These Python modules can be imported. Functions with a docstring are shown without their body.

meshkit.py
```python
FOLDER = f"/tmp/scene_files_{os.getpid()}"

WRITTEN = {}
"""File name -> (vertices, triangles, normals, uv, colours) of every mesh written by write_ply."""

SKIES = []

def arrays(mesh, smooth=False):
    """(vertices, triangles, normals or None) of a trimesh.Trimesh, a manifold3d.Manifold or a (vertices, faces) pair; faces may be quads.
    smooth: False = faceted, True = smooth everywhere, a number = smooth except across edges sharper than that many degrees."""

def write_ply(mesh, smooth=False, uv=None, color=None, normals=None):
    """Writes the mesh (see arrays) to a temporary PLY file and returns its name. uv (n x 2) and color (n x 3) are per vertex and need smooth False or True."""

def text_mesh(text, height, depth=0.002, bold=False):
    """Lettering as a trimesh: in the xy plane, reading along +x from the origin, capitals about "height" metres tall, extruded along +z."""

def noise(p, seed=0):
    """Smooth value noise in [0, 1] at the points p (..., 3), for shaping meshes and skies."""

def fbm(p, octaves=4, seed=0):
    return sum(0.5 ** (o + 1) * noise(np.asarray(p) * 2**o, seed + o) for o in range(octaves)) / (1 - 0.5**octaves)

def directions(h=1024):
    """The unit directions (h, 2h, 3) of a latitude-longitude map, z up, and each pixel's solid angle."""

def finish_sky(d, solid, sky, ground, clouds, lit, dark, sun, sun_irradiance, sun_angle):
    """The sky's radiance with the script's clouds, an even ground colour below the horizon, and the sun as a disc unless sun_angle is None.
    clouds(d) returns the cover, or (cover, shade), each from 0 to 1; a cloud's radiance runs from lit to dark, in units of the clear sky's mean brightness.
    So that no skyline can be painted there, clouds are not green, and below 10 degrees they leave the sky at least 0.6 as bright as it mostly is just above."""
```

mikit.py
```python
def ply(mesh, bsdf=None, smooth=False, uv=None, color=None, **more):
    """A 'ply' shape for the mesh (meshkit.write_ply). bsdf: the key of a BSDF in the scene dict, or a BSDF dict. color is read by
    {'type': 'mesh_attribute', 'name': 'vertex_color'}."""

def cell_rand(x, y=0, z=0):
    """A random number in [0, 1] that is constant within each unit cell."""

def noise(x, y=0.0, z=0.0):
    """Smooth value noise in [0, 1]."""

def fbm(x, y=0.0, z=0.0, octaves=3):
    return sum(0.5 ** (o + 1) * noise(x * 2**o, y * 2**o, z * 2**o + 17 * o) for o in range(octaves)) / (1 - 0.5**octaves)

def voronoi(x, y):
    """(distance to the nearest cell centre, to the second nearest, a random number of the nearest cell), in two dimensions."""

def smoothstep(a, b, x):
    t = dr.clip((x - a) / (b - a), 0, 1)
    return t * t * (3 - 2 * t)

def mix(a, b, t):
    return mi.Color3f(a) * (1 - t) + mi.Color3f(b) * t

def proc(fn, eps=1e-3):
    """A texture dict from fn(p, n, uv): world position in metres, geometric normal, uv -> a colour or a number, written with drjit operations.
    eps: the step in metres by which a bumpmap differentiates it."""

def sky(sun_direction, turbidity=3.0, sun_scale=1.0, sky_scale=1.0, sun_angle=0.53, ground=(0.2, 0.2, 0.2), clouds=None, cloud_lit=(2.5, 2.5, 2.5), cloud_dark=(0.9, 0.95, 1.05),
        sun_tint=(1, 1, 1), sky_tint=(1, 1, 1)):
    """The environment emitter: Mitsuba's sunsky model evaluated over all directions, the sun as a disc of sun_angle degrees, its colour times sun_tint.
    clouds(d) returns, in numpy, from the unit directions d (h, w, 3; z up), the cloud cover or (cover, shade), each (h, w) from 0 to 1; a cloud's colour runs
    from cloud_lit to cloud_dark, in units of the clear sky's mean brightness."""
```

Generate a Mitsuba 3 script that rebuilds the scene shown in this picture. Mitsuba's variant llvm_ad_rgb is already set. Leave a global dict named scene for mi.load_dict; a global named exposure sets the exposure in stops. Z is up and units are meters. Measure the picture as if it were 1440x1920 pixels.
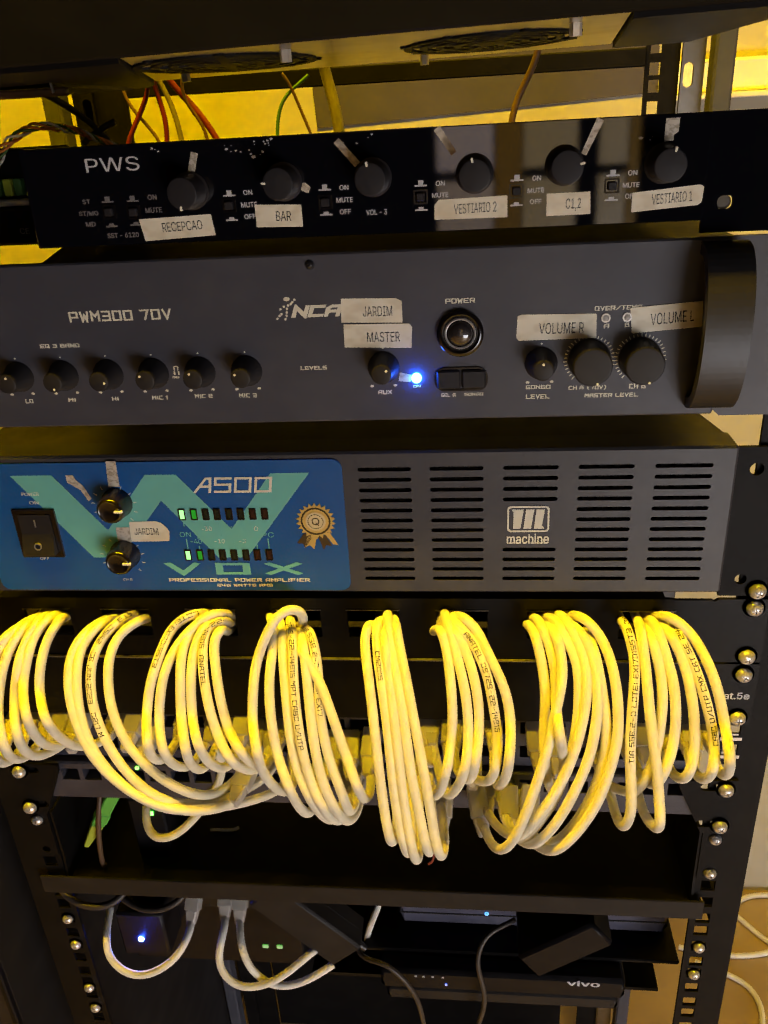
# An equipment rack: zone selector, mixer amplifier, power amplifier, patch cables, shelf with routers.
import math, random
import numpy as np, trimesh, shapely, manifold3d as m3
from shapely.geometry import Polygon, LineString, Point, box as sbox
from shapely import affinity
from shapely.ops import unary_union
from scipy.interpolate import CubicSpline
import drjit as dr
import mitsuba as mi, mikit, meshkit
from mikit import noise, fbm, smoothstep, mix

scene, labels = {}, {}
S = 0.001                                     # everything below is in millimetres; S turns it into metres
T = mi.ScalarTransform4f
random.seed(7)
rng = np.random.default_rng(7)

# ---------------------------------------------------------------- camera, lamps, exposure
exposure = -0.12
EYE = np.array([76.934, -420.166, 256.021])
FWD = np.array([np.float64(-0.104784), np.float64(0.895858), np.float64(-0.431809)])
UP = np.array([np.float64(0.007742), np.float64(0.434921), np.float64(0.900435)])
scene['camera'] = {'type': 'perspective', 'fov': 48.9918, 'fov_axis': 'x', 'near_clip': 0.01, 'far_clip': 30.0,
                   'to_world': T().look_at(origin=(EYE * S).tolist(), target=((EYE + FWD * 500) * S).tolist(), up=UP.tolist())}
LAMP_YELLOW = (1.0, 0.595, 0.0)
LAMP_POWER, LOW_LIGHT_POWER, DOOR_POWER = 450.0, 11.2, 0.27


def emitter(rgb, k, weight):
    return {'type': 'area', 'radiance': {'type': 'rgb', 'value': [float(c * k) for c in rgb]}, 'sampling_weight': float(weight)}


# ---------------------------------------------------------------- materials
def bsdf(name, d):
    scene[name] = d


def pri(name, col, rough=0.5, metal=0.0, two=False, **kw):
    c = col if isinstance(col, dict) else {'type': 'rgb', 'value': list(col)}
    d = {'type': 'principled', 'base_color': c, 'roughness': rough, 'metallic': metal, **kw}
    bsdf(name, {'type': 'twosided', 'bsdf': d} if two else d)


def worn(base, dust, amount, scale=900.0):
    """A painted surface with a thin uneven film of dust and faint wipe marks."""
    def fn(p, n, uv):
        a = fbm(p.x * scale, p.y * scale, p.z * scale, 3)
        b = fbm(p.x * 38.0 + p.z * 9.0, p.y * 30.0, p.z * 46.0, 3)
        t = dr.clip(amount * (smoothstep(0.35, 0.8, b) * 0.9 + 0.5 * (a - 0.3)), 0, 1)
        return mix(base, dust, t)
    return mikit.proc(fn)


def bumped(inner, fn, scale):
    return {'type': 'bumpmap', 'arbitrary': mikit.proc(fn, eps=2e-4), 'scale': scale, 'bsdf': inner}


pri('paint_black', worn((0.005, 0.0045, 0.0045), (0.018, 0.016, 0.014), 0.2), 0.45, specular=0.12)
pri('steel_black', worn((0.004, 0.0035, 0.0035), (0.016, 0.013, 0.011), 0.2), 0.55, specular=0.12)
pri('paint_grey', worn((0.052, 0.053, 0.068), (0.10, 0.095, 0.10), 0.30, 1500.0), 0.46, specular=0.4)
pri('paint_slate', worn((0.044, 0.042, 0.048), (0.085, 0.08, 0.08), 0.30, 1500.0), 0.46, specular=0.4)
pri('chassis_top', worn((0.032, 0.029, 0.029), (0.08, 0.068, 0.055), 0.6, 400.0), 0.5, specular=0.25)
bsdf('acrylic_black', {'type': 'roughplastic', 'diffuse_reflectance': {'type': 'rgb', 'value': [0.004, 0.004, 0.006]}, 'int_ior': 1.9, 'alpha': 0.0022})
bsdf('gloss_black', {'type': 'roughplastic', 'diffuse_reflectance': {'type': 'rgb', 'value': [0.008, 0.006, 0.006]}, 'int_ior': 1.6, 'alpha': 0.06})
pri('rubber_black', (0.013, 0.012, 0.013), 0.42, specular=0.5)
pri('knob_black', worn((0.016, 0.015, 0.018), (0.04, 0.035, 0.03), 0.2, 1200.0), 0.5, specular=0.25)
pri('blue_panel', worn((0.005, 0.085, 0.295), (0.035, 0.115, 0.30), 0.30, 1200.0), 0.42)
pri('teal_print', (0.15, 0.47, 0.41), 0.5)
pri('cream_print', (0.74, 0.70, 0.56), 0.55)
pri('dim_print', (0.15, 0.14, 0.14), 0.6)  # darker print copy, carries the weaker light at the left of the selector
pri('grey_print', (0.50, 0.50, 0.52), 0.6)
pri('ink', (0.012, 0.012, 0.014), 0.6, two=True)
pri('cable_ink', (0.05, 0.045, 0.03), 0.6, two=True)


def tape_col(p, n, uv):
    b = fbm(p.x * 120.0, p.y * 100.0, p.z * 160.0, 3)
    return mix((0.80, 0.74, 0.58), (0.62, 0.53, 0.36), smoothstep(0.42, 0.72, b) * 0.6)


pri('label_paper', mikit.proc(tape_col), 0.42, spec_trans=0.0)


def strip_col(p, n, uv):
    b = fbm(p.x * 500.0, p.y * 300.0, p.z * 500.0, 3)
    return mix((0.58, 0.52, 0.42), (0.30, 0.24, 0.16), smoothstep(0.4, 0.7, b) * 0.8)


pri('tape_old', mikit.proc(strip_col), 0.55)


def jacket(p, n, uv):
    b = fbm(p.x * 130.0, p.y * 130.0, p.z * 130.0, 3)
    g = noise(p.x * 900.0, p.y * 900.0, p.z * 900.0)
    return mix((0.72, 0.68, 0.53), (0.60, 0.56, 0.40), smoothstep(0.4, 0.75, b) * 0.35 + 0.10 * g)


scene['jacket'] = bumped({'type': 'principled', 'base_color': mikit.proc(jacket), 'roughness': 0.48, 'specular': 0.35},
                         lambda p, n, uv: fbm(p.x * 260.0, p.y * 260.0, p.z * 260.0, 2), 0.00035)
pri('jacket_grey', (0.42, 0.40, 0.37), 0.5)
scene['plug_clear'] = {'type': 'principledthin', 'base_color': {'type': 'rgb', 'value': [0.72, 0.70, 0.66]}, 'roughness': 0.25, 'spec_trans': 0.35, 'diff_trans': 0.9, 'eta': 1.45}
pri('boot_grey', (0.40, 0.37, 0.33), 0.4)
pri('contact_gold', (0.75, 0.52, 0.16), 0.3, 1.0)
pri('chrome', (0.74, 0.72, 0.70), 0.30, 0.7)
pri('steel', worn((0.50, 0.47, 0.43), (0.30, 0.26, 0.2), 0.5, 300.0), 0.32, 1.0)
pri('tray_metal', worn((0.34, 0.30, 0.22), (0.25, 0.2, 0.13), 0.5, 200.0), 0.30, 0.85)
pri('worn_edge', worn((0.22, 0.20, 0.17), (0.02, 0.018, 0.015), 0.9, 700.0), 0.4, 0.5)
pri('gold', (0.78, 0.55, 0.16), 0.35, 0.45)
pri('gold_dark', (0.06, 0.035, 0.008), 0.4)
pri('gold_pale', (0.78, 0.66, 0.38), 0.4, 0.4)
pri('lens_dark', (0.014, 0.010, 0.010), 0.08, 0.0, specular=0.9, clearcoat=1.0)
pri('led_off', (0.010, 0.016, 0.010), 0.25)
pri('led_off_red', (0.03, 0.010, 0.008), 0.25)
pri('led_lens', (0.5, 0.5, 0.5), 0.3)
pri('plastic_blue_grey', worn((0.075, 0.075, 0.115), (0.12, 0.12, 0.13), 0.3), 0.42)
pri('plastic_black', worn((0.006, 0.0055, 0.007), (0.022, 0.019, 0.018), 0.22), 0.42, specular=0.15)
pri('plastic_dark', worn((0.014, 0.0125, 0.0125), (0.036, 0.031, 0.028), 0.25), 0.5, specular=0.2)
pri('lit_brown', worn((0.085, 0.066, 0.038), (0.12, 0.10, 0.07), 0.3), 0.5)  # brown that holds the light on the adapter front; also the hole disc
pri('switch_face', worn((0.030, 0.032, 0.050), (0.12, 0.11, 0.11), 0.3), 0.4)
pri('port_hole', (0.006, 0.006, 0.006), 0.6)
pri('fibre_green', (0.10, 0.42, 0.06), 0.35, spec_trans=0.0)
pri('fibre_yellow', (0.42, 0.50, 0.05), 0.35)
pri('wire_red', (0.13, 0.010, 0.008), 0.45)
pri('wire_dark', (0.035, 0.028, 0.024), 0.5)
pri('wire_brown', (0.09, 0.05, 0.025), 0.5)
pri('wire_grey', (0.16, 0.14, 0.13), 0.5)
pri('wire_green', (0.06, 0.16, 0.04), 0.45)
pri('wire_orange', (0.60, 0.20, 0.03), 0.45)
pri('wire_white', (0.70, 0.68, 0.62), 0.45)
pri('copper_red', (0.25, 0.04, 0.02), 0.45)


def wall_col(p, n, uv):
    b = fbm(p.x * 3.0, p.y * 3.0, p.z * 3.0, 4)
    c = fbm(p.x * 60.0, p.y * 60.0, p.z * 60.0, 2)
    return mix((0.43, 0.40, 0.32), (0.36, 0.33, 0.26), smoothstep(0.35, 0.7, b) * 0.18 + 0.06 * c)


scene['wall_paint'] = bumped({'type': 'principled', 'base_color': mikit.proc(wall_col), 'roughness': 0.75}, lambda p, n, uv: fbm(p.x * 80.0, p.y * 80.0, p.z * 80.0, 3), 0.0018)


def floor_col(p, n, uv):
    b = fbm(p.x * 5.0, p.y * 5.0, 0.0, 4)
    return mix((0.42, 0.31, 0.16), (0.30, 0.21, 0.10), smoothstep(0.35, 0.7, b))


pri('floor_tile', mikit.proc(floor_col), 0.35)
pri('region', worn((0.050, 0.044, 0.085), (0.07, 0.06, 0.10), 0.4, 60.0), 0.6)
pri('door_wood', (0.25, 0.18, 0.05), 0.5)


# ---------------------------------------------------------------- geometry helpers (millimetres; x right, y into the rack, z up)
def key_for(name):
    if not any(k == name or k.startswith(name + '__') for k in list(scene) + list(labels)):
        return name
    n = 1
    while any(k == f'{name}_{n:03d}' or k.startswith(f'{name}_{n:03d}__') for k in list(scene) + list(labels)):
        n += 1
    return f'{name}_{n:03d}'


_next = {}


def free(name):
    """The first free numbered key: name, name_001, name_002 ..."""
    i = _next.get(name, 0)
    _next[name] = i + 1
    return name if i == 0 else f'{name}_{i:03d}'


def tri(mesh):
    if hasattr(mesh, 'to_mesh'):
        q = mesh.to_mesh()
        return trimesh.Trimesh(np.array(q.vert_properties[:, :3], float), np.array(q.tri_verts), process=False)
    return mesh


def add(name, mesh, mat, parent=None, smooth=35, emit=None):
    """ONE entry of the scene from one mesh or a list of meshes that make one part."""
    if isinstance(mesh, (list, tuple)):
        mesh = trimesh.util.concatenate([tri(m) for m in mesh])
    mesh = tri(mesh).copy()
    mesh.apply_scale(S)
    k = free(f'{parent}__{name}' if parent else name)
    scene[k] = mikit.ply(mesh, mat, smooth)
    if emit:
        scene[k]['emitter'] = emit
    return k


def tag(k, label, category=None, group=None, kind=None):
    labels[k] = {'label': label}
    if category: labels[k]['category'] = category
    if group: labels[k]['group'] = group
    if kind: labels[k]['kind'] = kind
    return k


def thing(name, label, category, group=None):
    return tag(free(name), label, category, group)


def part_label(k, label):
    labels[k] = {'label': label}
    return k


def cbox(x0, x1, y0, y1, z0, z1, c=0.0):
    """A box with chamfered edges."""
    if c <= 0:
        m = trimesh.creation.box(extents=(x1 - x0, y1 - y0, z1 - z0))
        m.apply_translation(((x0 + x1) / 2, (y0 + y1) / 2, (z0 + z1) / 2))
        return m
    pts = []
    for a, sx in ((x0, 1), (x1, -1)):
        for b, sy in ((y0, 1), (y1, -1)):
            for d, sz in ((z0, 1), (z1, -1)):
                pts += [(a + sx * c, b + sy * c, d), (a + sx * c, b, d + sz * c), (a, b + sy * c, d + sz * c)]
    return trimesh.convex.convex_hull(np.array(pts))


def man(mesh):
    return m3.Manifold(m3.Mesh(np.asarray(mesh.vertices, np.float32), np.asarray(mesh.faces, np.uint32)))


def polys(shape):
    return [g for g in getattr(shape, 'geoms', [shape]) if g.area > 1e-6]


TO_FRONT = np.array([[1, 0, 0, 0], [0, 0, -1, 0], [0, 1, 0, 0], [0, 0, 0, 1.0]])


def plate(shape, yb, yf):
    """A flat outline in (x, z) with thickness from yb (back) to yf (front, smaller y)."""
    if not hasattr(shape, 'geom_type'):
        shape = Polygon(shape)
    out = []
    for g in polys(shape):
        m = trimesh.creation.extrude_polygon(g, yb - yf, engine='earcut')
        m.apply_transform(TO_FRONT)
        m.apply_translation((0, yb, 0))
        out.append(m)
    return trimesh.util.concatenate(out)


def slab(outline, z0, z1):
    """An outline in (x, y) raised from z0 to z1."""
    m = trimesh.creation.extrude_polygon(Polygon(outline), z1 - z0, engine='earcut')
    m.apply_translation((0, 0, z0))
    return m


def rrect(x0, x1, z0, z1, r, n=6):
    return sbox(x0 + r, z0 + r, x1 - r, z1 - r).buffer(r, quad_segs=n)


def lathe(profile, x, y, z, n=36, axis='-y'):
    """A turned shape: profile of (radius, distance along the axis towards the viewer)."""
    m = trimesh.creation.revolve(np.array(profile, float), sections=n)
    if axis == '-y':
        m.apply_transform(TO_FRONT)
    m.apply_translation((x, y, z))
    return m


def spline(points, step=2.5):
    p = np.array(points, float)
    d = np.r_[0, np.cumsum(np.sqrt(np.linalg.norm(np.diff(p, axis=0), axis=1)))]
    cs = CubicSpline(d, p)
    fine = cs(np.linspace(0, d[-1], 40 * len(p)))
    s = np.r_[0, np.cumsum(np.linalg.norm(np.diff(fine, axis=0), axis=1))]
    n = max(4, int(s[-1] / step))
    return np.stack([np.interp(np.linspace(0, s[-1], n + 1), s, fine[:, k]) for k in range(3)], 1)


VIEW = np.array([0.05, -0.85, 0.5])


def frames(path):
    t = np.gradient(path, axis=0)
    t /= np.linalg.norm(t, axis=1, keepdims=True)
    n = VIEW - (t @ VIEW)[:, None] * t
    for i in range(len(n)):                       # where the cable points at the viewer, keep the last direction
        if np.linalg.norm(n[i]) < 0.25 and i:
            n[i] = n[i - 1] - (n[i - 1] @ t[i]) * t[i]
    n /= np.linalg.norm(n, axis=1, keepdims=True)
    return t, n, np.cross(t, n)


def tube(path, r, sides=12, wob=0.0):
    path = np.asarray(path, float)
    t, n, b = frames(path)
    a = np.arange(sides) * 2 * math.pi / sides
    rr = np.broadcast_to(np.asarray(r, float), (len(path),))
    if wob:
        rr = rr * (1 + wob * (meshkit.noise(np.stack([np.arange(len(path)) * 0.35, np.full(len(path), path[0, 0]), np.full(len(path), 3.3)], 1)) - 0.5))
    v = path[:, None] + rr[:, None, None] * (np.cos(a)[None, :, None] * n[:, None] + np.sin(a)[None, :, None] * b[:, None])
    m = len(path)
    i, j = np.meshgrid(np.arange(m - 1), np.arange(sides), indexing='ij')
    q = np.stack([i * sides + j, (i + 1) * sides + j, (i + 1) * sides + (j + 1) % sides, i * sides + (j + 1) % sides], -1).reshape(-1, 4)
    f = np.vstack([q[:, [0, 2, 1]], q[:, [0, 3, 2]]])
    v = np.vstack([v.reshape(-1, 3), path[0], path[-1]])
    c0, c1 = m * sides, m * sides + 1
    k = np.arange(sides)
    f = np.vstack([f, np.stack([np.full(sides, c0), (k + 1) % sides, k], 1), np.stack([np.full(sides, c1), (m - 1) * sides + k, (m - 1) * sides + (k + 1) % sides], 1)])
    mesh = trimesh.Trimesh(v, f, process=False)
    if mesh.volume < 0:
        mesh.invert()
    return mesh


def place(mesh, origin, xa, ya):
    """Moves a mesh built round the origin so that its x and y axes point along xa and ya."""
    xa = np.array(xa, float) / np.linalg.norm(xa)
    ya = np.array(ya, float) - xa * np.dot(xa, ya)
    ya /= np.linalg.norm(ya)
    m = np.eye(4)
    m[:3, 0], m[:3, 1], m[:3, 2], m[:3, 3] = xa, ya, np.cross(xa, ya), origin
    out = mesh.copy()
    out.apply_transform(m)
    return out


# ---------------------------------------------------------------- lettering
GLYPH = {
    'A': '0,0 0,4.6 1.4,6 4,6 4,0;0,2.6 4,2.6', 'B': '0,0 0,6 3.6,6 3.6,3.2 0,3.2;3.6,3.2 4,3 4,0 0,0', 'C': '4,6 0,6 0,0 4,0', 'D': '0,0 0,6 3,6 4,5 4,0 0,0',
    'E': '4,6 0,6 0,0 4,0;0,3 3.4,3', 'F': '4,6 0,6 0,0;0,3 3.4,3', 'G': '4,6 0,6 0,0 4,0 4,2.8 2,2.8', 'H': '0,0 0,6;4,0 4,6;0,3 4,3', 'I': '2,0 2,6', 'J': '0,1.6 0,0 4,0 4,6',
    'K': '0,0 0,6;4,6 0.4,3 4,0', 'L': '0,6 0,0 4,0', 'M': '0,0 0,6 2,3 4,6 4,0', 'N': '0,0 0,6 4,0 4,6', 'O': '0,0 0,6 4,6 4,0 0,0', 'P': '0,0 0,6 4,6 4,2.6 0,2.6',
    'Q': '0,0 0,6 4,6 4,0 0,0;2.4,1.6 4.4,-0.8', 'R': '0,0 0,6 4,6 4,2.8 0,2.8;2,2.8 4,0', 'S': '4,6 0,6 0,3.1 4,3.1 4,0 0,0', 'T': '0,6 4,6;2,6 2,0', 'U': '0,6 0,0 4,0 4,6',
    'V': '0,6 2,0 4,6', 'W': '0,6 0.8,0 2,4 3.2,0 4,6', 'X': '0,0 4,6;0,6 4,0', 'Y': '0,6 2,3 4,6;2,3 2,0', 'Z': '0,6 4,6 0,0 4,0',
    '0': '0,0 0,6 4,6 4,0 0,0', '1': '1,5 2.2,6 2.2,0', '2': '0,6 4,6 4,3.1 0,3.1 0,0 4,0', '3': '0,6 4,6 4,0 0,0;0.6,3 4,3', '4': '0,6 0,2.6 4,2.6;3,6 3,0', '5': '4,6 0,6 0,3.2 4,3.2 4,0 0,0',
    '6': '4,6 0,6 0,0 4,0 4,3.1 0,3.1', '7': '0,6 4,6 2,0', '8': '0,0 0,6 4,6 4,0 0,0;0,3 4,3', '9': '4,3 0,3 0,6 4,6 4,0 0,0', '-': '0.6,3 3.4,3', '/': '0,0 4,6', '.': '1.7,0 2.3,0', ':': '2,1 2,1.9;2,4 2,4.9',
    '(': '3,6.6 1.6,5 1.6,1 3,-0.6', ')': '1,6.6 2.4,5 2.4,1 1,-0.6', 'a': '0,0 2.8,6 4,6 4,0;1.2,2.4 4,2.4', ',': '2,0.6 1.4,-1.2',
}


def stroke_text(text, w=0.9, gap=1.9, wide=1.0):
    """Lettering drawn with strokes, capitals 6 units high, as a flat outline."""
    out, x = [], 0.0
    for ch in text:
        if ch == ' ':
            x += 3.2
            continue
        g = GLYPH[ch]
        narrow = ch in 'I1.:'
        for line in g.split(';'):
            pts = [tuple(map(float, p.split(','))) for p in line.split()]
            pts = [((px - (1.4 if narrow else 0)) * wide + x, py) for px, py in pts]
            out.append(LineString(pts).buffer(w / 2, cap_style='square', join_style='mitre', mitre_limit=2.0))
        x += (1.2 if narrow else 4.0) * wide + gap
    return unary_union(out)


def fit(shape, x0, x1, z0, h, shear=0.0):
    if shear:
        shape = affinity.skew(shape, xs=shear, origin=(0, 0))
    a, b, c, d = shape.bounds
    shape = affinity.translate(shape, -a, -b)
    shape = affinity.scale(shape, (x1 - x0) / (c - a), h / (d - b), origin=(0, 0))
    return affinity.translate(shape, x0, z0)


_inter = {}


def inter(text, bold=False):
    """Lettering in a plain grotesque as a flat mesh in (x, y), bounds from 0 to 1."""
    if (text, bold) not in _inter:
        m = meshkit.text_mesh(text, 1.0, 1.0, bold)
        v = np.array(m.vertices)
        base = 0.0
        lo, hi = v[:, 0].min(), v[:, 0].max()
        v[:, 0] = (v[:, 0] - lo) / (hi - lo)
        _inter[(text, bold)] = trimesh.Trimesh(v, m.faces, process=False)
    return _inter[(text, bold)].copy()


def letter(text, x0, x1, z0, h, y, font='i', depth=0.25, bold=False, origin=None, angle=0.0):
    """A line of lettering standing on a front face at y, from x0 to x1, its base line at z0 and its capitals h high."""
    if font == 'i':
        m = inter(text, bold)
        v = np.array(m.vertices)
        v = np.stack([x0 + v[:, 0] * (x1 - x0), z0 + v[:, 1] * h, v[:, 2] * depth], 1)
        if angle:
            c, s = math.cos(angle), math.sin(angle)
            q = v[:, :2] - np.array(origin)
            v[:, 0], v[:, 1] = origin[0] + q[:, 0] * c - q[:, 1] * s, origin[1] + q[:, 0] * s + q[:, 1] * c
        m = trimesh.Trimesh(v, m.faces, process=False)
        m.apply_transform(TO_FRONT)
        m.apply_translation((0, y, 0))
        return m
    if font == 't':
        sh = fit(stroke_text(text, 1.35 if h < 4 else 1.15, 2.1), x0, x1, z0, h)
    elif font == 'v':
        sh = fit(stroke_text(text, 1.2, 1.8, 1.3), x0, x1, z0, h, 0)
    elif font == 'n':
        sh = fit(stroke_text(text, 2.0, 2.3, 1.3), x0, x1, z0, h, 14)
    return plate(sh, y, y - depth)


# ================================================================ the setting
FLOOR_Z, WALL_Y = -985.0, 650.0
k = add('floor', slab([(-1600, -2600), (2600, -2600), (2600, WALL_Y + 20), (-1600, WALL_Y + 20)], FLOOR_Z - 20, FLOOR_Z), 'floor_tile', smooth=False)
tag(k, 'brown floor behind and beside the rack', kind='structure')
k = add('back_wall', cbox(-1600, 2600, WALL_Y, WALL_Y + 80, FLOOR_Z, 1900), 'wall_paint', smooth=False)
tag(k, 'cream painted wall behind the rack', kind='structure')
k = thing('wall_trunking', 'pale horizontal cable trunking on the wall, top right', 'trunking')
add('cover', cbox(290, 900, WALL_Y - 22, WALL_Y, 250, 285, 3), 'wire_white', k)
add('ledge', cbox(290, 900, WALL_Y - 34, WALL_Y - 22.2, 246, 252, 1), 'wire_white', k)
bm = cbox(-100, 285, WALL_Y - 2.2, WALL_Y - 0.6, 240, 430, 0)  # thin grey brown sheet laid flat on the wall
bm.apply_transform(trimesh.transformations.rotation_matrix(math.radians(-2.6), (0, 1, 0), (-60, 0, 240)))
k = add('wall_region', bm, 'region')
tag(k, 'grey brown board on the wall seen through the gap above the glossy selector', 'region')

# unseen lamps and door, placed above and behind the camera to light the rack
k = thing('unseen_ceiling_lamp', 'yellow tube lamp out of view above the rack, lights the cables and the wall', 'lamp')  # out of view, placed to light the cable tops and wall yellow
add('tube', tube(np.array([(-750, -205, 1500), (-400, -205, 1500), (100, -205, 1500), (500, -205, 1500)]), 22, 16), 'led_lens', k, emit=emitter(LAMP_YELLOW, LAMP_POWER, 10))
k = thing('unseen_low_light', 'white panel light out of view low on the right, lights the unit fronts', 'lamp')  # out of view, placed to light the unit fronts from low right
add('pane', place(cbox(-430, 430, -400, 400, 0, 4), (960, -1500, -690), (0.82, 0.57, 0), (-0.22, 0.32, 0.92)), 'led_lens', k, emit=emitter((0.95, 0.95, 1.02), LOW_LIGHT_POWER, 10))
k = thing('unseen_glazed_door', 'glazed door out of view opposite the rack, its panes glow for the selector reflection', 'door')  # out of view, panes glow for the bands mirrored in the selector
for x0, x1, col, pw in ((-28, 150, (0.60, 0.70, 1.50), 1.25), (245, 410, (0.74, 0.70, 0.92), 0.33), (480, 565, (0.74, 0.70, 0.92), 0.28)):
    add('pane', cbox(x0, x1, -2504, -2500, 62, 700), 'led_lens', k, emit=emitter(col, DOOR_POWER * pw, 3))
    add('pane', cbox(x0, x1, -2504, -2500, -900, 30), 'led_lens', k, emit=emitter(col, DOOR_POWER * pw * 0.62, 3))
for x0, x1 in ((155, 240), (568, 600)):
    add('stile', cbox(x0, x1, -2510, -2490, -985, 760, 4), 'door_wood', k)

# ================================================================ the rack itself
rack = thing('equipment_rack', 'black open frame equipment rack that carries all the units', 'rack')


def rail(sgn, holes):
    a, b = (224.0, 256.0) if sgn > 0 else (-256.0, -224.0)
    sh = sbox(a, FLOOR_Z, b, 340)
    cut = [sbox(sgn * 233.0 - 4.7, z - 4.7, sgn * 233.0 + 4.7, z + 4.7) for z in holes]
    sh = sh.difference(unary_union(cut))
    side = cbox(b - 2.4 if sgn > 0 else a, b if sgn > 0 else a + 2.4, 2.4, 42, FLOOR_Z, 340)
    return [plate(sh, 2.4, 0.0), side]


HOLES = []
z = 330.0
u0 = 0.0
for unit in range(-12, 8):
    for o in (6.35, 22.225, 38.1):
        HOLES.append(unit * 44.45 + o)
HOLES = [h for h in HOLES if -480 < h < 330]
add('rail', rail(1, HOLES), 'steel_black', rack, False)
add('rail', rail(-1, HOLES), 'steel_black', rack, False)


def rear_post(sgn):
    a, b = sorted((sgn * 219.0, sgn * (246.0 if sgn > 0 else 262.0)))
    sh = sbox(a, FLOOR_Z, b, 340)
    c = sgn * 227.0
    sh = sh.difference(unary_union([sbox(c - 4.5, h - 4.7, c + 4.5, h + 4.7) for h in HOLES if h > 200 and sgn > 0] + [sbox(c, -999, c + 1, -998)]))
    return plate(sh, 373, 370)


def rear_side(sgn):
    a, b = sorted((sgn * 246.3, sgn * 264.0))
    sh = sbox(a, FLOOR_Z, b, 340)
    slot = rrect(sgn * 252 - 4, sgn * 252 + 4, 258, 276, 3.9)
    return plate(sh.difference(slot), 366, 362)


for s in (1, -1):
    add('rear_post', rear_post(s), 'steel_black', rack, False)
    add('rear_bracket', rear_side(s), 'steel' if s > 0 else 'steel_black', rack, False)
    a, b = sorted((s * 266.0, s * 282.0))
    add('corner_profile', cbox(a, b, 340, 360, FLOOR_Z, 340, 2), 'paint_grey', rack)
add('crossbar', cbox(-219, 219, 366, 369.5, 275, 289, 1), 'steel_black', rack, False)
add('added_dark_backing', cbox(-218, 196, 374, 376, FLOOR_Z, -258), 'steel_black', rack, False)  # dark sheet added so the lower bay stays black
for s in (1, -1):
    add('side_bar', cbox(min(s * 258, s * 262), max(s * 258, s * 262), 45, 366, -330, -300), 'steel_black', rack, False)


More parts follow.
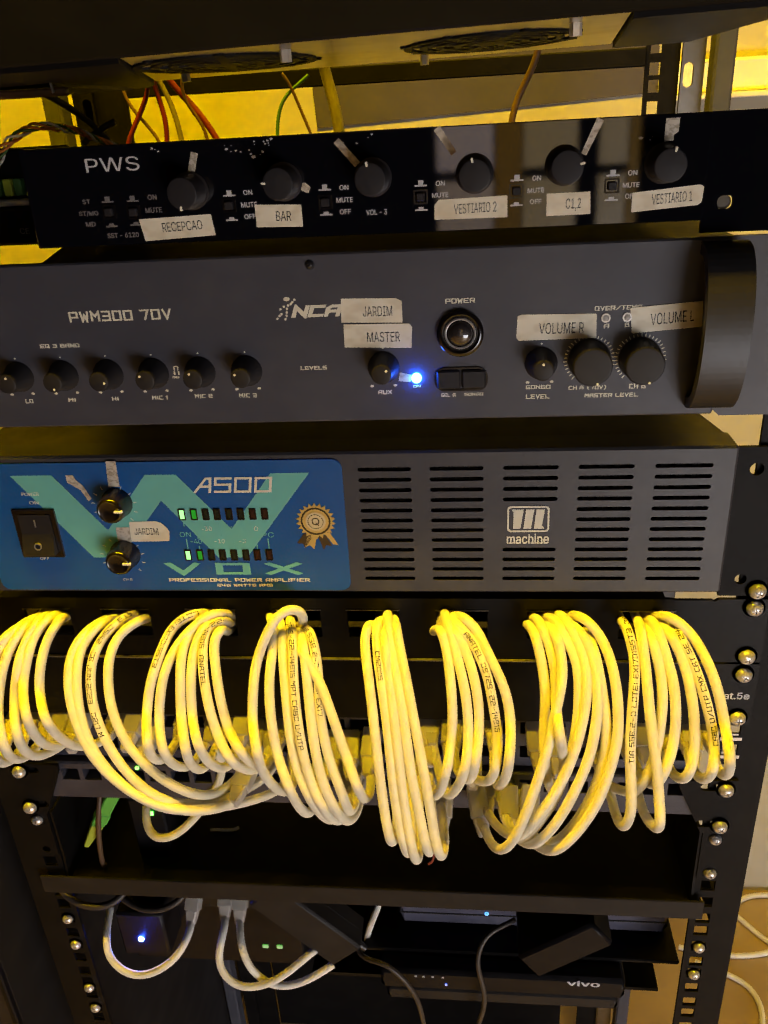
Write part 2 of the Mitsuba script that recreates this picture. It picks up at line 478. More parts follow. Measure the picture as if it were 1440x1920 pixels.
def screw_mesh():
    dome = lathe([(0, 4.2), (1.6, 4.1), (3.0, 3.5), (4.1, 2.4), (4.7, 0.9), (4.7, 0.0), (0, 0.0)][::-1], 0, 0, 0, 24)
    if dome.volume < 0: dome.invert()
    c = man(dome)
    for a in (20, 110):
        slot = cbox(-2.4, 2.4, -6, -2.2, -0.45, 0.45)
        slot.apply_transform(trimesh.transformations.rotation_matrix(math.radians(a), (0, 1, 0)))
        c = c - man(slot)
    washer = lathe([(0, 0.0), (6.0, 0.0), (6.0, -0.8), (0, -0.8)], 0, 0, 0, 24)
    return trimesh.util.concatenate([tri(c), washer])


_screw = screw_mesh()


def screw(x, y, z, turn=0.0, scale=1.0):
    m = _screw.copy()
    m.apply_scale(scale)
    m.apply_transform(trimesh.transformations.rotation_matrix(turn, (0, 1, 0)))
    m.apply_translation((x, y, z))
    return m


for i, (x, y, z) in enumerate([(232.5, -4.2, 5.5), (232.5, -4.2, -5.6), (232.5, -4.2, -38.3), (232.5, -4.2, -51), (232.8, -4.2, -82.6), (233, -4.2, -139.3), (232.8, -4.2, -170),
                               (232.5, -1, -184.5), (232.5, -1, -215.5), (233, -1, -288.5), (232.5, -1, -317), (-232.5, -4.2, -139), (-232.5, -4.2, -171.5), (-232.4, -1, -186.5),
                               (-232.5, -1, -288), (-232.5, -1, -317), (-232.5, -1, -368), (-232.5, -1, -393)]):
    add('screw', screw(x, y, z, i * 1.1, 1.0 if z > -180 else 0.86), 'chrome', rack, 40)
for x, z in ((232.5, -102), (232.5, -116)):
    add('cage_nut', [cbox(x - 5, x + 5, 0.4, 2.0, z - 4, z + 4, 0.6), cbox(x - 6.5, x + 6.5, -0.5, 0.3, z - 1.2, z + 1.2)], 'steel', rack, False)

# ================================================================ fan tray at the top
fan = thing('fan_tray', 'black fan tray at the top with two round finger grilles under it', 'fan tray')
ROLL = trimesh.transformations.rotation_matrix(math.radians(-1.1), (0, 1, 0), (0, 0, 281.4))


def rolled(m):
    m = tri(m).copy()
    m.apply_transform(ROLL)
    return m


Z0 = 281.4
add('front_panel', rolled(cbox(-241, 241, -42, -38, Z0, 345, 0.8)), 'paint_black', fan)
add('housing', rolled(slab([(-165, -37.8), (185, -37.8), (185, 210), (-165, 210)], Z0 + 2.4, 340)), 'steel_black', fan, False)
add('base_plate', rolled(slab([(-66, -37.8), (139, -37.8), (165, 192), (-122, 168)], Z0, Z0 + 2)), 'tray_metal', fan, False)
add('side_panel', rolled(slab([(-215, -37.8), (-67, -37.8), (-124, 170), (-140, 205), (-215, 205)], Z0 - 2, Z0 + 2)), 'steel_black', fan, False)
add('side_panel', rolled(slab([(140, -37.8), (215, -37.8), (215, 205), (168, 205)], Z0 - 2, Z0 + 2)), 'steel_black', fan, False)
for (cx, cy), nuts in (((-44, 52), ((-3, -7), (-80, 95))), ((88, 66), ((121, -12), (51, 135)))):
    g = [Point(0, 0).buffer(44).difference(Point(0, 0).buffer(40))]
    for r in (8, 17, 26, 34):
        g.append(Point(0, 0).buffer(r + 1.9).difference(Point(0, 0).buffer(r - 1.9)))
    for q in range(4):
        an = q * math.pi / 4 + 0.3
        d = (math.cos(an) * 44, math.sin(an) * 44)
        g.append(LineString([(-d[0], -d[1]), d]).buffer(2.4))
    sh = affinity.scale(unary_union(g), 1.0, 1.55, origin=(0, 0))
    m = trimesh.util.concatenate([trimesh.creation.extrude_polygon(x, 1.0, engine='earcut') for x in polys(sh)])
    m.apply_translation((cx, cy, Z0 - 1.02))
    add('finger_grille', rolled(m), 'steel_black', fan, False)
    for nx, ny in nuts:
        nut = trimesh.creation.cylinder(2.6, 5.0, sections=6)
        nut.apply_translation((nx, ny, Z0 - 2.6))
        add('nut', rolled(nut), 'chrome', fan, False)

# ================================================================ zone selector (glossy black, six volume knobs)
sel = thing('zone_selector', 'glossy black zone selector with a row of six volume knobs, top unit of the rack', 'audio selector')
add('chassis', slab([(-128, -3), (176, -3), (168, 150), (-140, 150)], 204, 244), 'steel_black', sel, False)
add('faceplate', cbox(-135, 181.5, -6.5, -3.1, 202.4, 247.2, 0.35), 'acrylic_black', sel, False)
ear = sbox(181.7, 196.5, 241, 247.2).union(sbox(181.7, 202.2, 241, 247.2))
ear = ear.difference(unary_union([rrect(188, 195, 206.4, 212.4, 2.4), rrect(228, 238, 205, 212, 3), rrect(228, 238, 237, 243, 3)]))
add('ear', plate(ear, -1.6, -3.6), 'acrylic_black', sel, False)
add('hole_disc', lathe([(0, 0), (3.3, 0), (3.0, 0.6), (0, 0.8)], 191.5, -1.0, 209.4, 16), 'lit_brown', sel)  # brown disc closing the mounting hole
SY = -6.5
for s, x0, x1, z0, h, f in [('PWS', -103.2, -77.0, 235.8, 6.0, 'grey_print'), ('ST', -108.1, -104.2, 222.0, 1.9, 'dim_print'), ('ST/MO', -110.9, -101.3, 216.7, 1.9, 'dim_print'), ('MD', -108.5, -103.6, 211.7, 2.0, 'dim_print'),
                         ('SST - 6120', -98.8, -83.0, 205.9, 2.2, 'dim_print'), ('ON', -75.6, -71.2, 222.5, 2.2, 'dim_print'), ('MUTE', -77.7, -69.6, 216.7, 2.2, 'dim_print'), ('ON', -29.1, -24.8, 222.6, 2.1, ''),
                         ('MUTE', -30.8, -23.1, 217.1, 2.2, ''), ('OFF', -29.9, -24.3, 211.9, 2.1, ''), ('ON', 16.6, 20.8, 222.7, 2.1, ''), ('MUTE', 14.7, 22.5, 217.3, 2.1, ''), ('OFF', 16.0, 21.3, 212.1, 2.1, ''),
                         ('VOL - 3', 28.4, 38.2, 211.2, 2.2, ''), ('ON', 61.2, 65.3, 222.5, 2.1, ''), ('MUTE', 59.3, 66.9, 217.5, 2.0, ''), ('ON', 104.9, 108.8, 222.8, 2.0, ''), ('MUTE', 102.9, 110.3, 217.6, 2.0, ''),
                         ('OFF', 104.0, 109.3, 212.8, 2.0, ''), ('ON', 147.2, 151.2, 223.1, 2.0, ''), ('MUTE', 145.2, 152.5, 218.0, 2.0, ''), ('OFF', 146.5, 151.7, 213.2, 2.1, '')]:
    add('lettering', letter(s, x0, x1, z0, h, SY, 'i', 0.2, bold=(s != 'PWS')), f or 'grey_print', sel, False)
for i, (x, z) in enumerate([(-95.6, 223.3), (-95.7, 212.1), (-83.2, 223.2), (-83.4, 212.3), (-35.9, 223.5), (-36.1, 212.5), (9.7, 224.0), (9.5, 213.0), (54.3, 223.8), (54.2, 213.2), (98.0, 224.1), (97.9, 213.4), (140.6, 224.2), (140.5, 213.8)]):
    up = i % 2 == 0
    sh = unary_union([sbox(x - 2.9, z - 1.2, x + 2.9, z - 0.5), sbox(x - 1.2, z - 0.5, x + 1.2, z + (1.5 if up else 0.5))])
    add('push_button_mark', plate(sh, SY, SY - 0.2), 'grey_print' if i > 3 else 'dim_print', sel, False)  # left marks in the darker copy, weaker light put into the colour
for x, z in [(-95.6, 217.9), (-83.5, 217.4), (-36.6, 218.3), (9.4, 217.7), (54.1, 218.1), (97.8, 218.7), (140.4, 219.0)]:
    b = add('push_button', [plate(rrect(x - 3.3, x + 3.3, z - 3.2, z + 3.2, 0.5).difference(rrect(x - 2.6, x + 2.6, z - 2.5, z + 2.5, 0.4)), SY, SY - 0.6)], 'gloss_black', sel, False)
    add('cap', cbox(x - 1.9, x + 1.9, SY - 2.4, SY, z - 1.8, z + 1.8, 0.4), 'knob_black', b)
for i, (x, z, ang) in enumerate([(-54.0, 225.6, -100), (-9.2, 227.6, 175), (32.6, 227.6, 100), (78.9, 227.0, 100), (118.9, 228.6, 12), (162.4, 227.4, 75)]):
    kb = add('volume_knob', lathe([(0, 0), (8.6, 0), (8.6, 1.0), (7.8, 2.0), (7.2, 13.3), (6.9, 14.5), (6.3, 14.9), (0, 14.9)], x, SY - 0.3, z), 'knob_black', sel)
    a = math.radians(ang)
    p = LineString([(x + 5.9 * math.cos(a), z + 5.9 * math.sin(a)), (x + 7.1 * math.cos(a), z + 7.1 * math.sin(a))]).buffer(0.5)
    add('pointer', plate(p, SY - 13.2, SY - 15.3), 'cream_print', kb, False)
fl = []  # pale flakes modelled for the sky reflected in the faceplate
for cx, cz, n in [(-16.7, 244.6, 7), (-28.3, 241.8, 5), (-69.5, 244.2, 3), (31.3, 245.6, 2), (152.5, 238.3, 3), (-14.1, 245.6, 5), (-21.1, 239.9, 4), (21.4, 242.9, 2), (-30, 243.6, 4)]:
    for _ in range(n):
        x, z0 = cx + rng.normal(0, 3.0), min(cz + rng.normal(0, 0.9), 246.3)
        r = abs(rng.normal(0.35, 0.25)) + 0.12
        fl.append(plate(Polygon([(x + r * (0.5 + rng.random()) * math.cos(t), z0 + r * (0.4 + 0.6 * rng.random()) * math.sin(t)) for t in np.arange(6) * math.pi / 3]), SY, SY - 0.1))
k = add('sky_reflection_flecks', fl, 'grey_print', sel, False)
labels[k] = {'label': 'small white flecks modelled for sky reflected in the glossy faceplate', 'kind': 'stuff'}

# ================================================================ mixer amplifier (grey, blue light)
amp = thing('mixer_amplifier', 'dark grey mixer amplifier with a blue power light, second unit from the top', 'amplifier')
NY = -9.0
add('front_panel', cbox(-195.5, 195.5, NY, -3.3, 110.4, 195.2, 0.9), 'paint_grey', amp)
add('chassis', slab([(-140, -3), (202, -3), (188, 160), (-182, 160)], 112, 193.2), 'chassis_top', amp, False)
for s in (1, -1):
    e = rrect(min(s * 196, s * 241), max(s * 196, s * 241), 107.6, 194.6, 1.5)
    e = e.difference(unary_union([rrect(s * 232.5 - 5, s * 232.5 + 5, zc - 3.4, zc + 3.4, 3.3) for zc in (113.5, 188.5)]))
    if s > 0:
        e = e.difference(Polygon([(190, 100), (206, 100), (202, 106), (197.5, 110.5), (190, 110.5)]))
    add('ear', plate(e, -0.6, -3.0), 'paint_grey', amp, False)
prof = [(-9.2 - 22.5 * math.sin(q) ** 0.8, 154.4 + 38.6 * math.cos(q)) for q in np.linspace(0, math.pi, 15)]
arc = spline([(0, a, b) for a, b in prof], 3.0)[:, 1:]
nrm = np.gradient(arc, axis=0)
nrm = np.stack([nrm[:, 1], -nrm[:, 0]], 1)
nrm /= np.linalg.norm(nrm, axis=1, keepdims=True)
inner = arc + nrm * (-4.0 if (arc + nrm)[len(arc) // 2, 0] < arc[len(arc) // 2, 0] else 4.0)
hsh = Polygon(np.vstack([arc, inner[::-1]])).buffer(0.6, join_style='round').buffer(0)
hm = trimesh.creation.extrude_polygon(hsh, 20.5, engine='earcut')
v = np.array(hm.vertices)
hm = trimesh.Trimesh(np.stack([181.6 + v[:, 2], v[:, 0], v[:, 1]], 1), hm.faces, process=False)
part_label(add('handle', hm, 'rubber_black', amp, 40), 'curved black handle at the right end')
for s, x0, x1, z0, h, f in [('PWM300 70V', -125.9, -72.2, 165.8, 6.1, 't'), ('EQ 3 BAND', -144.7, -123.5, 153.1, 2.5, 't'), ('LO', -159.9, -155.7, 124.0, 2.3, 't'), ('MI', -135.9, -131.8, 124.3, 2.1, 't'), ('HI', -111.8, -108.3, 124.4, 2.0, 't'),
                         ('MIC 1', -89.9, -81.5, 124.4, 2.3, 't'), ('MIC 2', -66.7, -57.3, 124.7, 2.3, 't'), ('MIC 3', -43.1, -33.8, 124.5, 2.3, 't'), ('LEVELS', -9.4, 4.0, 138.1, 2.2, 't'), ('AUX', 29.4, 36.7, 124.5, 2.3, 't'),
                         ('ON', 47.5, 51.3, 127.6, 1.5, 't'), ('SEL A', 61.4, 68.7, 122.4, 1.9, 't'), ('GONGO', 73.2, 82.6, 122.7, 1.7, 't'), ('POWER', 64.5, 78.9, 169.1, 2.6, 't'), ('GONGO', 103.8, 115.9, 125.3, 2.4, 't'),
                         ('LEVEL', 103.9, 115.6, 120.2, 2.6, 't'), ('CH A (70V)', 124.9, 143.1, 124.4, 2.5, 't'), ('CH B', 154.2, 162.1, 124.6, 2.5, 't'), ('MASTER LEVEL', 132.9, 158.9, 120.3, 2.4, 't'),
                         ('OVER/TEMP', 135.5, 157.4, 163.4, 2.5, 't'), ('A', 140.2, 142.7, 155.1, 2.1, 't'), ('B', 150.0, 152.2, 155.3, 2.1, 't'), ('NCA', -11.7, 14.6, 164.2, 7.3, 'n'), ('PRES', -77.0, -73.4, 135.6, 1.2, 't')]:
    add('lettering', letter(s, x0, x1, z0, h, NY, f, 0.2), 'cream_print', amp, False)
lg = [Point(-13.1, 174.1).buffer(1.0)]
lg[0] = affinity.scale(lg[0], 1.6, 1.0)
for x, z in [(-9.2, 173.7), (-10.4, 172.5), (-11.2, 171.6), (-12.6, 171.0), (-14.8, 170.5), (-16.6, 169.2), (-13.4, 169.4), (-13.6, 167.6), (-13.9, 165.9), (-14.6, 164.3), (-16.3, 166.9), (-17.4, 166.0), (-18.6, 164.6)]:
    lg.append(Point(x, z).buffer(0.62))
add('emblem', plate(unary_union(lg), NY, NY - 0.2), 'cream_print', amp, False)
add('headphone_mark', plate(unary_union([rrect(-75.8, -73.2, 139.6, 142.2, 0.8).difference(rrect(-75.2, -73.8, 139.2, 141.7, 0.5)), sbox(-76, 137.4, -75.2, 139.4), sbox(-73.8, 137.4, -73, 139.4)]), NY, NY - 0.2), 'cream_print', amp, False)
for i, (x, ang) in enumerate([(-160.0, 80), (-135.4, -80), (-111.0, -10), (-86.6, 130), (-61.9, 110), (-37.4, 140), (33.0, 40), (111.0, 90)]):
    kb = add('knob', lathe([(0, 0), (8.0, 0), (8.0, 1.0), (7.4, 2.4), (6.2, 6.0), (5.2, 12.6), (4.8, 13.8), (4.0, 14.3), (0, 14.3)], x, NY, 138.6), 'knob_black', amp)
    a = math.radians(ang)
    add('pointer', plate(Point(x + 3.3 * math.cos(a), 138.6 + 3.3 * math.sin(a)).buffer(0.6), NY - 14.2, NY - 14.6), 'cream_print', kb, False)
    for dx, dz in ((-6.4, -9.6), (5.4, -9.4), (0.0, 9.8)):
        e = affinity.scale(Point(x + dx, 138.6 + dz).buffer(0.62 if dz < 0 else 0.4), 1.5 if dz < 0 else 1.1, 1.0)
        add('scale_dot', plate(e, NY, NY - 0.2), 'cream_print', amp, False)
for x in (134.2, 158.4):
    kb = add('master_knob', lathe([(0, 0), (10.2, 0), (10.2, 1.0), (9.7, 2.0), (9.4, 13.0), (8.9, 14.2), (8.2, 14.5), (0, 14.5)], x, NY, 139.7, 44), 'knob_black', amp)
    add('pointer', plate(Point(x + 2.5, 139.7 - 8.0).buffer(0.6), NY - 14.3, NY - 14.8), 'cream_print', kb, False)
    for q in range(31):
        a = math.radians(230 - q * 280 / 30)
        ln = LineString([(x + 11.0 * math.cos(a), 139.7 + 11.0 * math.sin(a)), (x + (12.4 if q % 5 == 0 else 12.0) * math.cos(a), 139.7 + (12.4 if q % 5 == 0 else 12.0) * math.sin(a))]).buffer(0.24)
        add('tick', plate(ln, NY, NY - 0.2), 'cream_print', amp, False)
pb = add('power_button', [lathe([(7.9, 0), (11.4, 0), (11.4, 2.2), (10.6, 3.0), (9.6, 3.2), (8.6, 2.6), (7.9, 1.6)][::1], 71.5, NY, 154.9, 48)], 'gloss_black', amp)
add('bezel', lathe([(6.6, 0), (7.7, 0), (7.7, 1.9), (7.2, 2.4), (6.6, 2.0)], 71.5, NY, 154.9, 48), 'chrome', pb)
add('lens', lathe([(0, 0), (6.5, 0), (6.5, 1.2), (5.4, 2.6), (3.4, 3.6), (0, 4.1)], 71.5, NY, 154.9, 40), 'lens_dark', pb, 60)
led = add('power_light', lathe([(0, 0), (2.5, 0), (2.5, 1.4), (2.1, 2.6), (1.2, 3.5), (0, 3.8)], 49.3, NY, 132.8, 24), 'led_lens', amp, 60, emit=emitter((0.012, 0.11, 1.0), 150.0, 3))
part_label(led, 'glowing blue power light')
sb = add('selector_button', plate(rrect(58.4, 85.0, 125.6, 137.7, 5.0).difference(rrect(59.2, 84.2, 126.4, 136.9, 4.3)), NY, NY - 1.0), 'gloss_black', amp, False)
for x0, x1 in ((59.5, 71.4), (72.0, 83.9)):
    add('rocker', cbox(x0, x1, NY - 2.2, NY, 126.9, 136.4, 0.8), 'knob_black', sb)
for x, z in ((140.9, 160.0), (150.9, 160.1)):
    w = add('warning_light', lathe([(1.5, 0), (2.2, 0), (2.2, 0.7), (1.5, 0.7)], x, NY, z, 24), 'steel', amp)
    add('lens', lathe([(0, 0), (1.45, 0), (1.3, 0.8), (0, 1.3)], x, NY, z, 20), 'boot_grey', w)
add('panel_screw', screw(-0.2, NY, 190.1, 0.3, 0.42), 'rubber_black', amp)

# ================================================================ power amplifier (blue badge panel, ventilation slots)
pa = thing('power_amplifier', 'dark grey power amplifier with a blue badge panel and rows of ventilation slots', 'amplifier')
AY = -7.0
body = man(cbox(-212, 212, AY, 14, 5.7, 92.4, 1.3)) - man(cbox(-210.2, 210.2, AY + 1.8, 16, 7.4, 90.6))
cols = [(15.6, 44.3), (54.2, 82.7), (93.0, 121.8), (132.0, 160.5), (171.0, 200.0)]
cuts = []
for c, (x0, x1) in enumerate(cols):
    for r in range(12):
        z = 82.1 - r * (82.1 - 15.0) / 11
        if c == 2 and 4 <= r <= 7:
            continue
        cuts.append(man(plate(rrect(x0, x1, z - 1.15, z + 1.15, 1.12, 4), AY + 3, AY - 1)))
body = body - m3.Manifold.batch_boolean(cuts, m3.OpType.Add)
add('front_panel', body, 'paint_slate', pa, 35)
add('chassis', slab([(-209, 14.2), (209.5, 14.2), (198, 80), (185, 170), (-209, 170)], 6, 91.8), 'chassis_top', pa, False)
add('heat_sink', [cbox(-200 + i * 8, -197 + i * 8, 3, 14, 9, 89) for i in range(51)], 'steel_black', pa, False)
for s in (1, -1):
    e = sbox(min(s * 212.2, s * 241), 1.6, max(s * 212.2, s * 241), 90.2)
    e = e.difference(unary_union([Point(s * 223.2, 77.8).buffer(3.6), Point(s * 223.2, 12.2).buffer(3.2), rrect(s * 232.5 - 4.5, s * 232.5 + 4.5, 80, 86, 2.9)]))
    add('ear', plate(e, -0.6, -3.0), 'steel_black', pa, False)
BY = AY - 1.0
bp_ = add('badge_panel', plate(rrect(-203.5, 7.2, 7.7, 88.8, 5.5), AY - 0.02, BY), 'blue_panel', pa, False)
part_label(bp_, 'glossy blue badge panel with a large pale green zigzag')
W = [(-205.5, 81.2), (-180.5, 81.6), (-156.2, 81.6), (-130.2, 47.2), (-102.4, 81.2), (-84.9, 81.1), (-57.9, 47.6), (-31.9, 81.2), (-10.6, 81.2), (-51.0, 29.3), (-67.9, 29.3), (-95.7, 65.4), (-126.2, 29.5), (-142.3, 29.5)][1:]
add('zigzag', plate(Polygon(W), BY, BY - 0.12), 'teal_print', bp_, False)
for s, x0, x1, z0, h, f, m in [('A500', -76.4, -31.0, 69.7, 9.5, 'v', 'cream_print'), ('VOX', -101.0, -19.6, 17.4, 8.8, 'v', 'teal_print'), ('PROFESSIONAL POWER AMPLIFIER', -99.6, -16.1, 13.2, 2.7, 't', 'cream_print'),
                            ('240 WATTS RMS', -71.2, -38.3, 10.0, 2.1, 't', 'cream_print'), ('ON', -88.4, -81.9, 42.7, 3.1, 'i', 'teal_print'), ('-40', -82.8, -76.3, 38.4, 2.9, 'i', 'teal_print'), ('-30', -75.0, -69.3, 46.5, 2.6, 'i', 'cream_print'),
                            ('-10', -68.7, -62.8, 38.7, 2.5, 'i', 'cream_print'), ('-6', -60.3, -57.1, 46.9, 2.6, 'i', 'teal_print'), ('-3', -54.5, -50.5, 38.7, 2.5, 'i', 'cream_print'), ('0', -45.0, -42.6, 46.5, 2.5, 'i', 'cream_print'),
                            ('PC', -40.9, -34.0, 42.3, 3.0, 'i', 'teal_print'), ('POWER', -176.5, -166.2, 69.3, 2.0, 'i', 'cream_print'), ('ON', -173.1, -167.5, 64.0, 2.0, 'i', 'cream_print'), ('OFF', -175.3, -169.5, 28.0, 1.8, 'i', 'cream_print'),
                            ('CH B', -127.5, -121.8, 14.1, 1.6, 'i', 'cream_print')]:
    if f == 'v':
        w = 1.0 if s == 'A500' else 1.5
        s = s.replace('A', 'a')
        mesh = plate(fit(stroke_text(s, w, 2.0 if w == 1.0 else 4.6, 1.35), x0, x1, z0, h, 8 if w == 1.0 else 0), BY - 0.1, BY - 0.32)
    else:
        mesh = letter(s, x0, x1, z0, h, BY - 0.1, f, 0.2)
    add('lettering', mesh, m, bp_, False)
LT = [-85.0, -78.1, -71.3, -64.8, -57.9, -51.3, -44.5, -37.7]
LB = [-85.4, -78.4, -71.7, -65.1, -58.4, -51.5, -44.9, -38.0]
for xs, zc in ((LT, 57.0), (LB, 31.1)):
    for i, x in enumerate(xs):
        fr = add('level_light', plate(rrect(x - 1.9, x + 1.9, zc - 3.4, zc + 3.4, 0.3).difference(rrect(x - 1.35, x + 1.35, zc - 2.85, zc + 2.85, 0.2)), BY, BY - 0.9), 'gloss_black', pa, False)
        em = {0: emitter((0.32, 1.0, 0.26), 2.0, 0.5), 1: emitter((0.02, 0.6, 0.03), 0.5, 0.3)}.get(i)
        add('lens', cbox(x - 1.3, x + 1.3, BY - 0.7, BY, zc - 2.8, zc + 2.8, 0.2), 'led_off' if i < 6 else 'led_off_red', fr, False, emit=em)
        if i < 2: part_label(fr, 'lit green level light')
for i in range(8):
    for z0, z1 in (((49.5, 53) if i in (0, 7) else (45 if i in (2, 4) else 41.5, 53)), (34.8, 37 if i == 1 else 41.5)):
        if i in (2, 4, 6) and z0 > 40: continue
        add('scale_line', plate(sbox(LT[i] - 0.3, z0, LT[i] + 0.3, z1), BY - 0.1, BY - 0.3), 'teal_print', bp_, False)
sw = add('power_switch', plate(Polygon([(-184.3, 61), (-159.2, 61), (-159.2, 30.6), (-184.3, 30.6)]).difference(sbox(-181.6, 33.2, -161.9, 58.4)), BY, BY - 1.6), 'gloss_black', pa, False)
roc = trimesh.Trimesh(*[np.array(q) for q in ([(-181.2, BY, 33.6), (-162.3, BY, 33.6), (-162.3, BY, 58), (-181.2, BY, 58), (-181.2, BY - 6.5, 33.6), (-162.3, BY - 6.5, 33.6), (-162.3, BY - 2.2, 46), (-181.2, BY - 2.2, 46), (-181.2, BY - 2.0, 58), (-162.3, BY - 2.0, 58)],
                                                  [(0, 2, 1), (0, 3, 2), (4, 5, 6), (4, 6, 7), (7, 6, 9), (7, 9, 8), (0, 1, 5), (0, 5, 4), (3, 8, 9), (3, 9, 2), (0, 4, 7), (0, 7, 8), (0, 8, 3), (1, 6, 5), (1, 9, 6), (1, 2, 9)])], process=False)
add('rocker', roc, 'knob_black', sw, False)
add('rocker_mark', plate(sbox(-172.1, 50.4, -171.4, 55), BY - 2.0, BY - 2.6), 'dim_print', sw, False)
ring = Point(-171.8, 39.2).buffer(2.2).difference(Point(-171.8, 39.2).buffer(1.6))
add('rocker_mark', plate(ring, BY - 2.3, BY - 5.4), 'dim_print', sw, False)
for x, z in ((-121.2, 64.6), (-122.6, 32.0)):
    kb = add('gain_knob', lathe([(0, 0), (8.8, 0), (8.8, 1.4), (8.2, 3.0), (7.8, 10.5), (7.0, 12.2), (6.0, 12.8), (5.0, 12.2), (0, 11.2)], x, BY, z, 44), 'gloss_black', pa)
    add('pointer', cbox(x + 2.8, x + 7.6, BY - 13.1, BY - 11.6, z - 0.7, z + 0.7, 0.2), 'cream_print', kb, False)
    for q in range(11):
        a = math.radians(225 - q * 27)
        add('tick', plate(LineString([(x - 2 + 11.4 * math.cos(a), z - 2 + 11.4 * math.sin(a)), (x - 2 + 13 * math.cos(a), z - 2 + 13 * math.sin(a))]).buffer(0.22), BY - 0.1, BY - 0.3), 'cream_print', bp_, False)
# gold rosette
rs = add('rosette', plate(Polygon([(-9.5 + (11.2 if i % 2 else 8.9) * math.cos(i * math.pi / 22), 52.2 + (11.2 if i % 2 else 8.9) * math.sin(i * math.pi / 22)) for i in range(44)]), BY, BY - 0.5), 'gold', pa, False)
add('ring', plate(Point(-9.5, 52.2).buffer(8.3).difference(Point(-9.5, 52.2).buffer(7.4)), BY - 0.5, BY - 0.75), 'gold_dark', rs, False)
add('disc', plate(Point(-9.5, 52.2).buffer(5.6), BY - 0.5, BY - 0.9), 'gold_pale', rs, False)
add('ring', plate(Point(-9.5, 52.2).buffer(4.4).difference(Point(-9.5, 52.2).buffer(4.1)), BY - 0.9, BY - 1.0), 'gold_dark', rs, False)
add('lettering', letter('Q', -11.6, -7.4, 50.2, 4.2, BY - 0.9, 'i', 0.15), 'gold_dark', rs, False)
for q, m in (([(-16.5, 44.8), (-12.0, 43.0), (-16.8, 35.2), (-18.0, 38.2), (-21.4, 38.4)], 'gold_dark'), ([(-14.6, 43.4), (-9.6, 42.8), (-11.8, 34.6), (-14.0, 37.2), (-17.2, 35.8)], 'gold'), ([(-9.0, 42.8), (-4.6, 43.4), (-1.6, 36.6), (-4.8, 37.2), (-6.4, 34.2)], 'gold_dark'), ([(-4.8, 44.0), (-2.4, 45.2), (2.0, 37.2), (-1.0, 37.8)], 'gold')):
    add('ribbon', plate(Polygon(q), BY, BY - 0.4), m, rs, False)
# maker's emblem on the vents
ml = [rrect(95.4, 117.9, 44.2, 59.8, 2.2).difference(rrect(96.4, 116.9, 45.2, 58.8, 1.4))]
for i in range(3):
    x = 98.6 + i * 5.6
    ml.append(Polygon([(x, 46.2), (x + 4.0, 46.2), (x + 5.6, 57.8), (x + (0.2 if i == 0 else 1.2), 57.8)]))
ml.append(Polygon([(97.8, 57.8), (101.2, 57.8), (101.0, 56.6), (98.4, 56.4)]))
ml.append(Polygon([(113.6, 46.2), (115.4, 46.2), (114.4, 48), (113.4, 47.6)]))
add('emblem', plate(unary_union(ml), AY, AY - 0.3), 'cream_print', pa, False)
mt = [letter('machine', 95.3, 118.1, 37.2, 5.6, AY, 'i', 0.25, bold=True)]
for x in (95.5, 97.9, 100.3, 108.5, 110.9, 112.6, 114.0):
    mt.append(plate(sbox(x - 0.2, 37.2, x + 1.6, 37.65), AY, AY - 0.27))
add('lettering', mt, 'cream_print', pa, False)

# ================================================================ label tapes stuck on the units
def label_tape(text, quad, y, tx0, tx1, tz, h, label, tilt, curl=None):
    t = thing('label_tape', label, 'label', 'printed label tapes stuck on the units')
    sh = Polygon(quad).buffer(0.35, quad_segs=3).buffer(-0.1)
    if curl: sh = sh.difference(Polygon(curl))
    m = plate(sh, y - 0.02, y - 0.32)
    add('paper', m, 'label_paper', t, False)
    add('lettering', letter(text, tx0, tx1, tz, h, y - 0.32, 'i', 0.05, origin=(tx0, tz), angle=tilt), 'ink', t, False)


label_tape('RECEPCAO', [(-81.4, 213.7), (-46.2, 214.6), (-45.2, 205.4), (-79.8, 204.0)], SY, -70.6, -50.8, 207.6, 4.2, 'cream label tape reading RECEPCAO on the glossy black selector', 0.03)
label_tape('BAR', [(-24.0, 217.8), (-2.3, 217.0), (-2.3, 207.5), (-24.2, 208.2)], SY, -14.6, -7.4, 210.4, 4.4, 'cream label tape reading BAR on the glossy black selector', -0.03)
label_tape('VESTIARIO 2', [(60.5, 214.0), (62.5, 216.2), (93.5, 216.8), (93.6, 207.8), (60.5, 208.0)], SY, 69.4, 88.8, 209.9, 4.3, 'wide cream label tape reading VESTIARIO 2 under the fourth volume knob', 0.02)
label_tape('C1,2', [(111.8, 216.7), (130.8, 216.8), (131.2, 207.6), (111.8, 207.5)], SY, 120.2, 127.0, 210.1, 4.3, 'small cream label tape reading C1,2 on the glossy black selector', 0.0)
label_tape('VESTIARIO 1', [(149.9, 215.4), (179.0, 217.6), (180.6, 216.8), (180.2, 210.6), (178.6, 209.4), (149.9, 207.5)], SY, 158.6, 176.2, 210.2, 4.3, 'cream label tape reading VESTIARIO 1 under the rightmost volume knob', 0.05)
label_tape('JARDIM', [(14.1, 173.2), (40.5, 172.6), (43.2, 171.2), (43.2, 161.1), (13.5, 162.0)], NY, 24.2, 38.6, 164.4, 4.9, 'cream label tape reading JARDIM on the grey mixer amplifier beside the emblem', -0.01)
label_tape('MASTER', [(14.5, 160.7), (46.6, 160.1), (47.8, 158.6), (47.2, 148.5), (14.2, 149.7)], NY - 0.35, 25.6, 41.8, 151.8, 4.9, 'cream label tape reading MASTER just below the JARDIM tape', -0.01)
